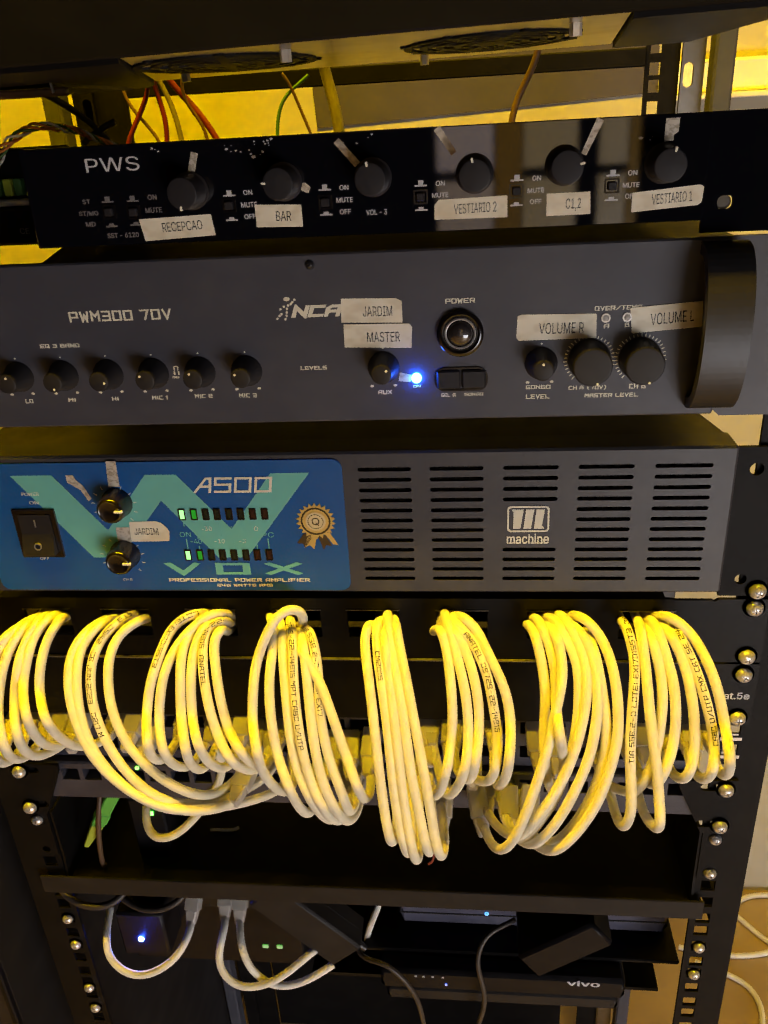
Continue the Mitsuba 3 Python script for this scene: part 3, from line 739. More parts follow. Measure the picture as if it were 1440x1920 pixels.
label_tape('VOLUME R', [(99.4, 161.9), (101.0, 162.6), (136.3, 162.0), (136.7, 150.8), (99.9, 150.4), (98.9, 152)], NY, 109.6, 130.8, 153.2, 5.2, 'cream label tape reading VOLUME R above the knobs at the right', 0.0)
label_tape('VOLUME L', [(152.3, 164.2), (184.9, 166.4), (185.6, 154.8), (153.7, 152.5)], NY - 0.3, 162.0, 182.0, 156.0, 5.4, 'cream label tape reading VOLUME L running under the curved handle', 0.07)
label_tape('JARDIM', [(-116.4, 52.3), (-101.5, 52.6), (-98.2, 51.6), (-95.2, 48.2), (-94.4, 46.0), (-95.3, 40.5), (-117.2, 40.2)], BY - 0.15, -114.6, -100.6, 44.3, 4.3, 'cream label tape with a rounded corner reading JARDIM on the blue panel', 0.0)


def strip(label, outline, y):
    t = tag(add('tape_strip', plate(Polygon(outline).buffer(0.15), y - 0.02, y - 0.3), 'tape_old', None, False), label, 'tape strip', 'old tape strips that mark knob positions')


def bar(a, b, w0, w1=None):
    a, b = np.array(a), np.array(b)
    d = (b - a) / np.linalg.norm(b - a)
    n = np.array([-d[1], d[0]])
    w1 = w1 or w0
    return [a + n * w0 / 2, b + n * w1 / 2, b - n * w1 / 2, a - n * w0 / 2]


strip('old tape strip above the RECEPCAO knob', bar((-49.9, 241.9), (-52.9, 233.0), 3.0), SY)
strip('small yellowed tape scrap right of the BAR knob', [(-3.0, 226.2), (0.6, 226.6), (3.0, 224.6), (1.8, 222.2), (-1.0, 223.4)], SY)
strip('slanting old tape strip above the third knob of the glossy selector', bar((16.7, 243.7), (25.6, 233.4), 2.9), SY)
strip('slanting old tape strip above the VESTIARIO 2 knob', bar((62.3, 246.6), (69.6, 236.0), 3.0, 2.4), SY)
strip('slanting old tape strip right of the C1,2 knob', bar((133.8, 246.6), (127.3, 232.8), 3.0, 2.2), SY)
strip('stubby pale tape strip above the VESTIARIO 1 knob', [(162.0, 245.4), (167.6, 245.4), (167.4, 240.0), (165.6, 238.9), (165.6, 236.6), (161.8, 236.4)], SY)
strip('tiny tape scrap beside the blue power light', [(41.1, 135.6), (46.7, 134.3), (46.0, 130.8), (40.3, 131.4)], NY)
strip('upright old tape strip above the upper knob of the blue panel', [(-122.9, 89.6), (-117.6, 89.6), (-118.0, 74.4), (-124.2, 74.4)], BY - 0.15)
strip('crooked old tape strip left of the upper knob of the blue panel', [(-147.6, 81.5), (-143.7, 81.5), (-142.6, 78.6), (-139.2, 75.2), (-135.8, 67.2), (-137.7, 65.9), (-140.8, 72.6), (-147.7, 77.5)], BY - 0.15)
strip('yellowed tape strip above the lower knob of the blue panel', [(-125.0, 49.0), (-117.2, 48.9), (-117.9, 39.4), (-125.4, 39.6)], BY - 0.15)

# ================================================================ cable organizer and patch panel
org = thing('cable_organizer', 'black cable organizer panel with eight slots that the cable bundles pass through', 'cable organizer')
SLOTS = [(-197.5, -168.5), (-148, -118), (-95, -65), (-43, -13.3), (2.7, 33.4), (55.4, 85), (107.5, 137.4), (159.8, 190.2)]
sh = sbox(-241, -43.2, 241, -0.9).difference(unary_union([rrect(a, b, -28, -9.2, 0.8) for a, b in SLOTS]))
sh = sh.difference(unary_union([rrect(s * 232.5 - 4.5, s * 232.5 + 4.5, zc - 3, zc + 3, 2.9) for s in (1, -1) for zc in (-5.6, -38.3)]))
sh = sh.difference(Polygon([(186, -0.8), (190, -1.6), (210, -1.6), (211, -2.6), (213.5, -0.8)]))
add('panel', plate(sh, -0.6, -3.0), 'paint_black', org, False)
for a, b in SLOTS:
    add('slot_edge', cbox(a - 0.6, b + 0.6, -3.6, 4.0, -9.1, -8.5, 0.1), 'worn_edge', org, False)
add('lower_flange', cbox(-214, 214, -5.0, 30, -43.6, -42.6, 0.2), 'worn_edge', org, False)
add('trough', [cbox(-214, 185, 36, 38, -42, -2), cbox(-214, 185, 0.2, 36, -3.4, -2.2)], 'steel_black', org, False)
add('rivet', lathe([(0, 0), (2.0, 0), (1.6, 1.0), (0, 1.3)], 199.5, -3.0, -36.5, 16), 'steel', org)

pp = thing('patch_bay', 'plain black patch panel just below the cable organizer', 'patch panel')
sh = sbox(-241, -88.6, 241, -44.6).difference(unary_union([rrect(s * 232.5 - 4.5, s * 232.5 + 4.5, zc - 3, zc + 3, 2.9) for s in (1, -1) for zc in (-51, -82.6)]))
add('panel', plate(sh, -0.4, -3.0), 'paint_black', pp, False)
add('housing', cbox(-214, 214, -0.3, 34, -88, -46), 'steel_black', pp, False)
add('lettering', letter('Cat.5e', 219.0, 238.2, -69.5, 4.6, -3.0, 'i', 0.2, bold=True), 'grey_print', pp, False)

# ================================================================ two network switches, mostly hidden by the cables
n1 = thing('network_switch', 'dark network switch behind the cable loops, upper one of two', 'network switch')
PX = [-200 + i * 15.6 for i in range(27)]
face = man(cbox(-218, 218, 6, 190, -133.4, -90, 0.8))
holes = [man(cbox(x - 6.2, x + 6.2, 4, 18, z - 4.6, z + 4.6)) for x in PX for z in (-102, -121)]
face = face - m3.Manifold.batch_boolean(holes, m3.OpType.Add)
add('housing', face, 'switch_face', n1, False)
for x in (-136, -131.6, -113):
    add('port_light', cbox(x - 0.9, x + 0.9, 4.4, 6, -113.0, -111.2, 0.3), 'led_lens', n1, False, emit=emitter((0.03, 1.0, 0.15), 2.0, 0.2))
n2 = thing('network_switch', 'blue grey network switch with clear plugs, lower one of two behind the cable loops', 'network switch')
face = man(cbox(-218, 218, 1.5, 180, -167.5, -135.2, 1.2))
holes = [man(cbox(x - 6.2, x + 6.2, 0, 14, -150.5, -140.6)) for x in PX]
face = face - m3.Manifold.batch_boolean(holes, m3.OpType.Add)
add('housing', face, 'switch_face', n2, False)
for s in (1, -1):
    e = Polygon([(s * 205, -134.6), (s * 240.5, -133), (s * 240.5, -178), (s * 222, -178), (s * 205.4, -140)])
    e = e.difference(unary_union([rrect(s * 226.0 - 8, s * 226.0 + 6.5, zc - 2.8, zc + 2.8, 2.7) for zc in (-139.2, -170)]))
    add('ear', plate(e, -0.5, -2.6), 'steel_black', n2, False)
for x, z in ((-150.6, -137.8), (-25.0, -137.0)):
    add('port_light', cbox(x - 1.2, x + 1.2, -0.4, 1.5, z - 1.2, z + 1.2, 0.3), 'led_lens', n2, False, emit=emitter((0.10, 1.0, 0.05), 5.0, 0.3))

# ================================================================ the white patch cables, bundle by bundle
CABLES = {
 1: [
  [(-174,4,-18.2),(-167.8,-19.7,-8.2),(-172,-28.5,-15.4),(-174.8,-38.3,-29.2),(-174.9,-44.1,-40.9),(-166.2,-58.3,-47.8),(-165.2,-52.4,-65.2),(-162.5,-43.7,-79.6),(-159.4,-29.1,-91.8),(-157.4,-11.7,-99.1)],
  [(-176.4,2,-15.8),(-173.7,-17.6,-6.6),(-179,-25.8,-11.7),(-181.8,-34.5,-20.7),(-183.8,-43.5,-34.6),(-175.9,-60.5,-43.2),(-176.8,-56.4,-61.3),(-178.1,-45.7,-78.2),(-177.5,-33.6,-88.4),(-180.3,-13.4,-100.3)],
  [(-181.4,3,-16.1),(-179.6,-19.6,-7.5),(-184.8,-31.1,-16.4),(-187.8,-40.4,-28.6),(-189.3,-48.8,-45.2),(-184.3,-61.1,-55.2),(-184.7,-58.4,-70.9),(-184.2,-50.4,-82.4),(-182.2,-37.2,-90.4),(-184.7,-15.9,-100.5)],
  [(-187,4,-17.1),(-186.2,-21.7,-8.5),(-192.9,-32.5,-17.4),(-196.6,-41.2,-28.9),(-198.8,-50.7,-47.7),(-193.7,-62.3,-61.4),(-194.6,-57.1,-78.4),(-195,-46.7,-87.3),(-197.5,-31.1,-94.5),(-202.7,-13,-102.2)],
  [(-192,6,-19.2),(-189.8,-22.4,-8.8),(-197.1,-30.8,-15.2),(-203,-40.6,-26.8),(-206,-52,-48.8),(-201.2,-63.5,-63.7),(-203.9,-55.8,-83.5),(-205.1,-43.2,-91.7),(-211,-22.8,-99.5),(-214.8,-10.2,-100.9)],
  [(-197.3,8,-22.5),(-193,-24.8,-10.3),(-202.8,-34.3,-18.8),(-209.6,-47.6,-38.9),(-211.2,-57.3,-64.2),(-209.1,-58.4,-80.5),(-214.4,-43.2,-92.8),(-221.9,-22.8,-99.8),(-226.7,-10.2,-101.2)],
 ],
 2: [
  [(-122.2,4,-19.1),(-119.4,-20,-7.3),(-127,-26.8,-11.3),(-131.4,-36.4,-20.3),(-131.3,-45.1,-32.5),(-128.5,-52.4,-46.8),(-120.6,-58.8,-64.8),(-107.5,-62.7,-80.7),(-92.5,-62.9,-93.8),(-80.4,-53.6,-106.5),(-72.5,-39.6,-112),(-67.9,-25.6,-114.6),(-61.6,3.5,-128.5)],
  [(-127.5,4,-16.4),(-127.5,-17.8,-6.1),(-135.3,-26.5,-10.5),(-140.6,-36.8,-19.3),(-141.2,-46.1,-31.2),(-138.4,-54,-45.8),(-130.8,-61.1,-64.6),(-119.4,-65.7,-82.3),(-103.8,-68.1,-95.6),(-89.4,-59.3,-108.3),(-72.9,-46.1,-116),(-63.5,-33,-120.7),(-56.6,-19.8,-124.1),(-55.3,3.3,-130.4)],
  [(-139.6,4,-18.8),(-139.9,-21.6,-7.5),(-146.9,-31.2,-13.3),(-149.4,-41.6,-23.4),(-147.9,-51.8,-38.2),(-143.7,-59.8,-55.2),(-134.3,-65.8,-73.9),(-118.4,-69.4,-90.8),(-98.7,-69.5,-102.3),(-80.4,-58.9,-112.1),(-65.9,-44.2,-122),(-53.4,-29.5,-129.4),(-46.7,-14.7,-134.8),(-46.7,3.2,-134.6)],
  [(-145,6,-19.4),(-146,-25,-9),(-152.3,-34.8,-15.7),(-153.9,-44.1,-25.4),(-151.9,-52.8,-38.3),(-147.5,-59.5,-51.8),(-140.1,-65,-66.9),(-127.6,-69,-81.9),(-110.1,-71.4,-94.7),(-92.7,-67.8,-104.9),(-76.1,-57.6,-113.3),(-66.9,-49.3,-114.4)],
 ],
 3: [
  [(-72.6,2,-27.5),(-68.4,-24.4,-10.2),(-70.5,-28.4,-13.4),(-69,-38.4,-24.6),(-65.9,-47.4,-40),(-61.2,-54.3,-57.1),(-53.9,-63.6,-61.9),(-50.3,-58.1,-76),(-48.1,-47,-89.2),(-49,-27.7,-102.3),(-47.9,-11.1,-106.3)],
  [(-69.8,2,-21.3),(-69.9,-19.4,-6.9),(-75.5,-24.4,-9.6),(-76.6,-34.8,-18.2),(-74.8,-43.9,-29.9),(-71.5,-51.7,-44.2),(-66.8,-57.6,-59),(-60,-64.4,-67.5),(-56.1,-56.6,-82.3),(-52.7,-43.8,-94.8),(-52.3,-25.7,-104.1),(-53.3,-10.3,-107.1)],
  [(-71.5,6,-21.2),(-74.6,-19.8,-7.4),(-79.9,-26.9,-11.9),(-82.4,-35.4,-20.3),(-82.9,-45.1,-34.7),(-82.2,-52.1,-49.9),(-76.9,-64.2,-56.7),(-75,-60.1,-73.4),(-72.2,-51.9,-86.8),(-70.8,-38.2,-97.1),(-70,-19.1,-105),(-67.6,-8.2,-105.8)],
  [(-67.7,2,-15.9),(-73,-17.5,-3.1),(-83.2,-22.2,-8.1),(-88.4,-34.6,-17.3),(-88.4,-45.5,-30.8),(-87.7,-54.6,-47.9),(-83.1,-67.3,-57.9),(-84.1,-62.4,-73.9),(-83.5,-52.4,-87.9),(-83.4,-37.4,-95.3),(-84.6,-20,-100.3),(-83.9,-7.5,-103.4)],
  [(-78.9,6,-21.3),(-81.7,-20.8,-7.6),(-89,-28.2,-12.2),(-96.7,-39,-23.1),(-100.1,-47.9,-36.6),(-101,-55.3,-52.6),(-97.6,-64.4,-61.6),(-96.6,-59.2,-77.2),(-94.6,-48.9,-89.8),(-94.2,-33.5,-99.2),(-95.4,-15.4,-105.9),(-93.1,-7.7,-104.3)],
  [(-80.9,4,-16.1),(-85.7,-17.9,-3.3),(-95.7,-23.2,-8.3),(-101.2,-36.2,-17.8),(-105.2,-46.5,-30.3),(-107.3,-55.3,-45.9),(-103.2,-69.6,-52.7),(-104.8,-64.8,-67.7),(-105.5,-52.8,-80.8),(-108.1,-33.6,-91.5),(-111.3,-12,-100.2)],
 ],
 4: [
  [(-30.6,6,-25.6),(-20.5,-18,-6.1),(-21.2,-21.8,1.8),(-26.2,-25.8,5.3),(-32.7,-29.8,2.2),(-38.2,-33.7,-5.8),(-44.3,-38.7,-20.4),(-45.8,-47.7,-32.1),(-46,-56.1,-47.6),(-41.9,-69.8,-55.3),(-40.8,-67.5,-74.1),(-37.4,-61.9,-90.3),(-35,-49.5,-106.2),(-35.1,-31.5,-117.6),(-38.7,-11.3,-125.7)],
  [(-45.2,2,-15.4),(-37.3,-22.3,-8.1),(-36,-29.2,-12.5),(-36.5,-39,-21.9),(-36.9,-47.6,-33.8),(-35.5,-56.1,-51.1),(-32.5,-62.1,-68.7),(-26.8,-70.1,-81.4),(-23.7,-66.6,-99),(-21.3,-58.4,-113.7),(-20.8,-39.7,-126.4),(-23.5,-16.4,-136.1)],
  [(-40.2,4,-19.7),(-31.7,-26.4,-10.7),(-29.7,-36.7,-19.8),(-27.6,-47.8,-35.3),(-25.2,-58.1,-58.6),(-21.6,-63.6,-77.9),(-16,-67.9,-91.8),(-11,-63.1,-110.1),(-7.2,-52.4,-124.3),(-5.7,-33.4,-134.4),(-7.4,-11.9,-139.8)],
  [(-33,2,-16.9),(-25.3,-28.3,-11.2),(-23.2,-43.5,-25.7),(-20.8,-55.6,-45.6),(-17.5,-63.7,-66.8),(-13.4,-68,-83.7),(-9,-70.3,-95.5),(-5.5,-63.6,-111.9),(-2.6,-51.3,-125.2),(-1,-31.2,-134.1),(-3.3,-11.2,-139.5)],
  [(-29.6,4,-25.8),(-19.2,-30.5,-13.2),(-15.1,-46.3,-30.8),(-12.7,-57.1,-51.6),(-9.5,-64.4,-73.7),(-5.2,-67.8,-89.9),(-0.5,-66.5,-105.5),(3.4,-57.3,-119.7),(5.7,-41.3,-127.3),(2.3,-13.8,-139.5)],
  [(-27.1,4,-26.5),(-14.8,-26.8,-11),(-10.1,-39.5,-23),(-8.3,-51.1,-41.6),(-5.4,-59.3,-62),(-1.3,-63.6,-78),(3.4,-66.7,-93.8),(4.7,-59.6,-109.8),(5.4,-40.5,-120.3),(1.7,-14.3,-129.1)],
  [(-31.8,4,-31.2),(-19,-35.2,-16.1),(-14.3,-40.1,-20.8),(-7.9,-46.9,-29.1),(-0.3,-56.6,-45.5),(6.7,-64.5,-65.4),(12.1,-71.8,-77.6),(14.1,-63.1,-96.2),(14.4,-43.5,-111.1),(10.7,-15.2,-122.6)],
 ],
 5: [
  [(18.5,4,-24.7),(17.6,-22.9,-7.6),(16.5,-28.9,-10.8),(18.1,-40.5,-20.1),(21.5,-55.2,-39.5),(24.4,-67,-66.5),(27,-73.7,-94.7),(29.8,-75.9,-114.8),(31,-61.9,-123.1),(29.4,-36.4,-127.8),(26.8,-10.9,-126.1)],
  [(24.2,4,-20.1),(22.9,-20.9,-6.8),(22.8,-27.8,-10),(25,-41.7,-20.9),(28.6,-55.5,-39.1),(31.5,-67.4,-65.8),(34.4,-74.9,-97.2),(38.3,-77.1,-121.4),(39.1,-59.2,-134),(37.7,-35.9,-132.3),(35.5,-10.8,-130.4)],
  [(25.8,6,-23.6),(27.6,-27.3,-9.6),(29.5,-41.9,-20.7),(32.7,-55.8,-38.8),(35.9,-67.9,-65.2),(39.4,-76,-99.8),(43,-78,-125.2),(43.9,-58.5,-138.9),(42.9,-35.5,-132.6),(41.3,-10.6,-130.3)],
  [(26.6,2,-14.2),(28.5,-18.7,-5.3),(30,-28.5,-10.5),(33.9,-43.4,-23.1),(38.7,-57.8,-44.3),(42.4,-68.6,-71.9),(46.5,-74.1,-97.5),(50.6,-76.3,-121.7),(52.2,-56.4,-132.2),(50.8,-36.4,-131.4),(48.3,-10.9,-134.3)],
  [(29.1,4,-18.5),(33.2,-21.4,-7),(35.5,-31.1,-12.2),(40.7,-47.9,-28.6),(46.4,-62.6,-54.7),(51.2,-71.7,-84.1),(54.4,-75.6,-109.6),(57.1,-76.4,-124.1),(58.8,-60,-134.4),(57.6,-40,-138.3),(55.7,-16.4,-146.8)],
 ],
 6: [
  [(52.8,2,-26.5),(58.4,-23.6,-9.7),(60.9,-28.7,-13.6),(63.5,-39.3,-25.7),(64.9,-49.1,-43.5),(64.1,-55.4,-60.5),(61.7,-63.9,-71.9),(57.6,-59.1,-92.1),(53.2,-48.2,-106.9),(49.5,-26.5,-116),(46.1,-9.6,-117.9)],
  [(59.8,2,-12.6),(62,-18.1,-6.5),(65,-27.9,-12.4),(69.4,-39.1,-24),(72.5,-47.8,-37.8),(73.5,-55.2,-54.9),(71.7,-65.9,-68.3),(67,-60.1,-89.2),(60.7,-48.6,-105.4),(54.9,-25.4,-107.5),(50.5,-9.2,-101.7)],
  [(56.1,4,-20.6),(65,-22.5,-8.9),(70.3,-29,-13.7),(75.3,-37.7,-23.1),(78.9,-47,-38.3),(79.3,-53.7,-54.1),(77.5,-63.2,-66),(73.8,-56,-86.6),(68.1,-40.5,-97.2),(64.6,-14.3,-100.3)],
  [(56.7,4,-19.1),(65.6,-18.4,-6.6),(74.5,-26.9,-11.6),(80,-34.4,-18.3),(84.2,-41.5,-27.3),(87.5,-50,-42.3),(89.4,-56,-57.4),(88.1,-63.6,-70.6),(84,-55.5,-88.3),(78,-41.6,-100.8),(75.5,-23.1,-121.8)],
  [(62.5,2,-17),(71,-17.5,-4.3),(78.1,-23,-8.5),(84.6,-33.9,-16.5),(92.8,-45.5,-30.6),(96.3,-54.9,-48.3),(95.3,-67.8,-59.9),(93.2,-61.2,-81.8),(90.1,-50.3,-96.2),(88.6,-30.6,-105.8),(88.7,-10.9,-102.6)],
 ],
 7: [
  [(107.4,2,-20.4),(110.3,-24.7,-10.6),(113.5,-35.3,-20.8),(115.2,-44.7,-35.1),(114.6,-52.9,-54),(115.1,-59.6,-70.4),(119.3,-47.2,-98.1),(124.8,-27.3,-120.3),(126.4,-9.9,-119.5)],
  [(111,2,-16.7),(113.5,-18.5,-7),(117.6,-28.1,-13.5),(120.6,-37.6,-24.4),(121,-45.5,-37.9),(121.2,-63.7,-44.6),(125.6,-56.1,-73.3),(126.2,-40.8,-105.7),(124.6,-17.8,-125.1)],
  [(117.3,2,-21.8),(120.7,-24.6,-8.5),(123.7,-35.3,-15.4),(123.7,-45.3,-25.6),(120.8,-53.4,-37.1),(116.7,-61.8,-53.6),(110.8,-68.7,-73.4),(103.6,-73.6,-96.5),(96.7,-72.1,-117.5),(90.7,-60.4,-135.5),(85.6,-40.9,-149.8),(82.3,-21.4,-156.5)],
  [(117.7,2,-15.9),(122.8,-18.9,-6.6),(128.1,-29.3,-12.6),(132.1,-37.8,-20.5),(132.8,-48.4,-35.5),(130.7,-57,-53.7),(126.3,-62.6,-71.1),(119.7,-66.7,-90.3),(111.5,-67.7,-107.4),(104.3,-56.8,-130.3),(98.5,-39.3,-143.9),(96.1,-19.6,-150.9)],
  [(124.4,2,-13.7),(128.1,-18.3,-5.6),(132.9,-29.8,-11.8),(136.6,-41.5,-22.3),(136,-51.8,-36.3),(130.8,-61.7,-56.9),(122.6,-68.1,-77.3),(111.5,-72,-97),(103.3,-68.2,-114.4),(97.3,-54.2,-130.8),(90.2,-36.1,-142.3),(85,-18.1,-149.4)],
  [(128.9,2,-18.8),(134.5,-24.3,-8.5),(140.2,-35.1,-15.7),(142.4,-46.4,-28),(141.5,-56.1,-43.4),(137.5,-64,-62),(130.5,-69.3,-80.5),(121.8,-72.7,-99),(112.2,-69.7,-118.2),(105.8,-57.8,-132.5),(99.8,-37.8,-145.3),(97.5,-17.9,-152.6)],
  [(131.8,2,-15.1),(137.3,-18.4,-4),(145.2,-26.6,-9.7),(150.7,-40.5,-20.7),(152.7,-51.3,-34.6),(152.4,-59.9,-50.7),(149.2,-65.7,-66),(142.9,-70.8,-85.4),(133.1,-73.8,-104.5),(122.2,-73.1,-120.1),(114,-59.3,-133.9),(108.7,-39.5,-146.7),(106.1,-19.8,-154.9)],
  [(139.8,4,-26),(141.4,-31.5,-14.4),(145,-45.3,-30.5),(146.9,-53.5,-45.4),(146.5,-59.8,-61.8),(142.3,-64.7,-79.9),(135.4,-67.9,-97.9),(126.4,-67.7,-115.2),(118.6,-54.6,-135.4),(112.1,-37.1,-147.8),(110.3,-17.5,-157.1)],
 ],
 8: [
  [(161.6,2,-17.8),(160.4,-23.5,-8.2),(162.2,-33.9,-14.9),(162.1,-43.5,-24.6),(160.4,-53,-38.4),(159.2,-61.5,-56.3),(159.9,-67.8,-76.3),(160.2,-71.4,-93.4),(158.3,-68,-106.3),(157.1,-51.5,-115.2),(156.5,-30.9,-115.7),(157.1,-10.3,-118.2)],
  [(170.9,2,-17.8),(167.3,-22.4,-7.5),(167.8,-36,-16.1),(168.5,-49.2,-30.6),(170,-59,-47.4),(172.6,-66.5,-66.1),(174.5,-71.3,-83.8),(174.9,-76,-96.1),(174.2,-66,-107.7),(172.8,-48,-114.9),(172,-28,-113.8),(171,-10,-109.5)],
  [(175.1,2,-21.4),(172.9,-26,-10.9),(175.8,-37.5,-21.9),(176.9,-47,-36.4),(175.4,-53.9,-51.6),(172.2,-59.5,-68.8),(167.3,-62.2,-80.7),(164.1,-52.6,-96.1),(158,-33.5,-111.5),(155.4,-12,-121)],
  [(176,2,-17),(176.1,-21,-7.6),(179.5,-33.1,-16.3),(182.7,-43.9,-29.3),(183.4,-52,-44),(181.9,-58,-58.8),(176.8,-65.4,-70.7),(174.1,-55,-88),(172.3,-34.4,-99.6),(171.9,-11.5,-104)],
  [(180.9,2,-19.2),(182.5,-23.8,-9.2),(187.5,-34,-17.3),(191.2,-44.4,-30.5),(193.1,-52.9,-46.6),(193.1,-58.5,-61.7),(190.4,-63.7,-71),(189,-53.3,-84.9),(188.7,-34.8,-95.5),(192.3,-11.6,-103.3)],
  [(188.3,2,-21.3),(187.3,-25.1,-9.7),(192.5,-35.6,-18.1),(197.5,-46,-31.2),(201,-53.2,-44.4),(203,-58.7,-57.6),(201.6,-65.7,-65.9),(201.2,-55.7,-82.7),(201.5,-35.6,-95.1),(204.7,-11.1,-101.3)],
  [(178.8,2,-15.5),(183.7,-18.1,-3.2),(192.6,-23.5,-8.3),(199.5,-35.6,-16.7),(204.7,-47.2,-30.2),(208,-56.8,-46.9),(207.1,-71.2,-53.5),(210.4,-62.8,-71.9),(212.5,-48.2,-85.5),(216.2,-27.2,-96.7),(218.6,-10.5,-99.5)],
 ],
}
R_CABLE = 2.85
PRINT = {  # (bundle, cable): (text, start mm along the cable, height, reads upward)
    (2, 1): ('ST3  05:42   08 JUN 2023   0217 M', 44, 2.3, 0), (3, 1): ('0729-22-14916  ANATEL', 38, 2.3, 0), (3, 5): ('LOTE: EX17D15ST3', 48, 2.2, 0),
    (4, 3): ('0729-22-14916 MPT CABO U/UTP', 46, 2.3, 0), (4, 5): ('EI/TIA 568.2-D LOTE: EX17', 46, 2.3, 0), (6, 3): ('ANATEL 09729-22-14916', 62, 2.3, 0),
    (5, 1): ('CM2015', 70, 2.0, 0), (8, 0): ('TIA 568.2-D LOTE: EX17D15ST3  05:43', 38, 2.3, 1), (8, 5): ('CABO U/UTP CMX CAT.5E 24AWG', 46, 2.3, 1)}


def cable_print(path, text, start, h, up):
    t, n, b = frames(path)
    s = np.r_[0, np.cumsum(np.linalg.norm(np.diff(path, axis=0), axis=1))]
    sh = stroke_text(text, 1.0, 2.0)
    k, kx = h / 6.0, 2.9 / 6.0
    out = []
    length = sh.bounds[2] * kx
    for g in polys(sh):
        m = trimesh.creation.extrude_polygon(g.segmentize(1.2), 0.2, engine='earcut')
        v = np.array(m.vertices)
        top = v[:, 2] > 0.1
        f = m.faces[np.all(top[m.faces], axis=1)]
        gx, gy = v[:, 0] * kx, (3.0 - v[:, 1]) * k
        if up:
            gx, gy = length - gx, -gy
        q = start + gx
        if q.max() > s[-1] - 6:
            continue
        at = [np.stack([np.interp(q, s, a[:, c]) for c in range(3)], 1) for a in (path, n, b)]
        ang = gy / R_CABLE
        vv = at[0] + (R_CABLE + 0.13) * (np.cos(ang)[:, None] * at[1] + np.sin(ang)[:, None] * at[2])
        used, inv = np.unique(f, return_inverse=True)
        out.append(trimesh.Trimesh(vv[used], inv.reshape(-1, 3), process=False))
    return trimesh.util.concatenate(out)


def plug_parts(end, way):
    """A clear plug with its grey boot, pointing along way from the cable's end."""
    way = np.array(way, float) / np.linalg.norm(way)
    boot = tri(m3.Manifold.batch_hull([man(cbox(-3.5, 5.5, -3.1, 3.1, -3.1, 3.1, 1)), man(cbox(5, 9, -4.6, 4.6, -3.7, 3.7, 1))]))
    bodyp = cbox(8, 28, -5.8, 5.8, -4.1, 4.1, 0.7)
    clip = cbox(10, 24, -1.8, 1.8, 4.2, 5.4, 0.4)
    side = np.cross(way, [0, 0, 1.0])
    return [place(m, end, way, side) for m in (boot, trimesh.util.concatenate([bodyp, clip]))]


ORD = ['first', 'second', 'third', 'fourth', 'fifth', 'sixth', 'seventh', 'eighth']
ORDER = {1: [5, 4, 3, 2, 1, 0], 2: [3, 2, 1, 0], 3: [5, 4, 3, 2, 1, 0], 4: [0, 1, 2, 3, 4, 5, 6], 5: [0, 1, 2, 3, 4], 6: [0, 1, 2, 3, 4], 7: [0, 1, 2, 3, 4, 5, 7, 6], 8: [0, 1, 2, 3, 4, 5, 6]}
for bnd, cables in CABLES.items():
    for rank, ci in enumerate(ORDER[bnd]):
        pts = [tuple(p) for p in cables[ci]]
        p0 = np.array(pts[0])
        start = [(p0[0] + (p0[0] - pts[1][0]) * 0.3, 26.0, p0[2] - 3.0)]
        path = spline(start + pts, 2.2)
        where = f'{ORD[rank]} from the left in the {ORD[bnd - 1]} bundle from the left'
        said = 'white patch cable' if (bnd, ci) not in PRINT else 'printed white patch cable'
        t = thing('patch_cable', f'{said}, {where}', 'cable', 'white patch cables looping out of the organizer')
        add('jacket', tube(path, R_CABLE, 14, 0.05), 'jacket', t, True)
        if (bnd, ci) in PRINT:
            add('lettering', cable_print(path, *PRINT[(bnd, ci)]), 'cable_ink', t, False)
        end, d = path[-1], path[-1] - path[-4]
        way = d / np.linalg.norm(d) * 0.25 + np.array([0, 0.9, 0.2])
        boot, body = plug_parts(end, way)
        add('boot', boot, 'boot_grey', t, 30)
        add('plug', body, 'plug_clear', t, False)
# spare clear plugs hanging at the front of the lower row
for (x, z, lean), said in zip([(78.6, -142, -0.15), (98.4, -142, 0.0), (112, -141, 0.1), (57, -143, 0.05)], ['leftmost but one', 'third', 'rightmost', 'leftmost']):
    k = thing('network_plug', f'clear network plug pointing down below the sixth and seventh bundles, {said} of four', 'plug', 'clear plugs along the lower edge of the switch')
    boot, body = plug_parts(np.array([x - lean * 20, -26.0, z - 16.0]), (lean, 0.72, 0.62))
    add('boot', boot, 'boot_grey', k, 30)
    add('body', body, 'plug_clear', k, False)
    add('contacts', place(cbox(20, 27.5, -4, 4, 4.12, 4.5), np.array([x - lean * 20, -26.0, z - 16.0]), (lean, 0.72, 0.62), np.cross((lean, 0.72, 0.62), (0, 0, 1.0))), 'contact_gold', k, False)

# plugs of the upper row, their cables hidden behind the loops
UPPER = [(-193.8, -91), (-180.2, -91.6), (-143.4, -90), (-134.3, -101), (-71.5, -90.5), (-63.4, -101.8), (-13.0, -108.2), (-1.4, -107.9), (10.3, -105.4), (49.1, -96.0), (61.4, -92.7), (115.9, -98.4), (127.3, -102.3), (179.2, -92.6), (207.1, -95.0)]
NTH = ORD + ['ninth', 'tenth', 'eleventh', 'twelfth', 'thirteenth', 'fourteenth', 'fifteenth']
for i, (x, z) in enumerate(UPPER):
    k = thing('network_plug', f'clear network plug in the upper row under the patch panel, {NTH[i]} from the left', 'plug', 'clear plugs in the upper row of the switch')
    boot, body = plug_parts(np.array([x, -19.0, z - 12.0]), (0.05 * (-1) ** i, 0.86, 0.42))
    add('boot', boot, 'boot_grey', k, 30)
    add('body', body, 'plug_clear', k, False)

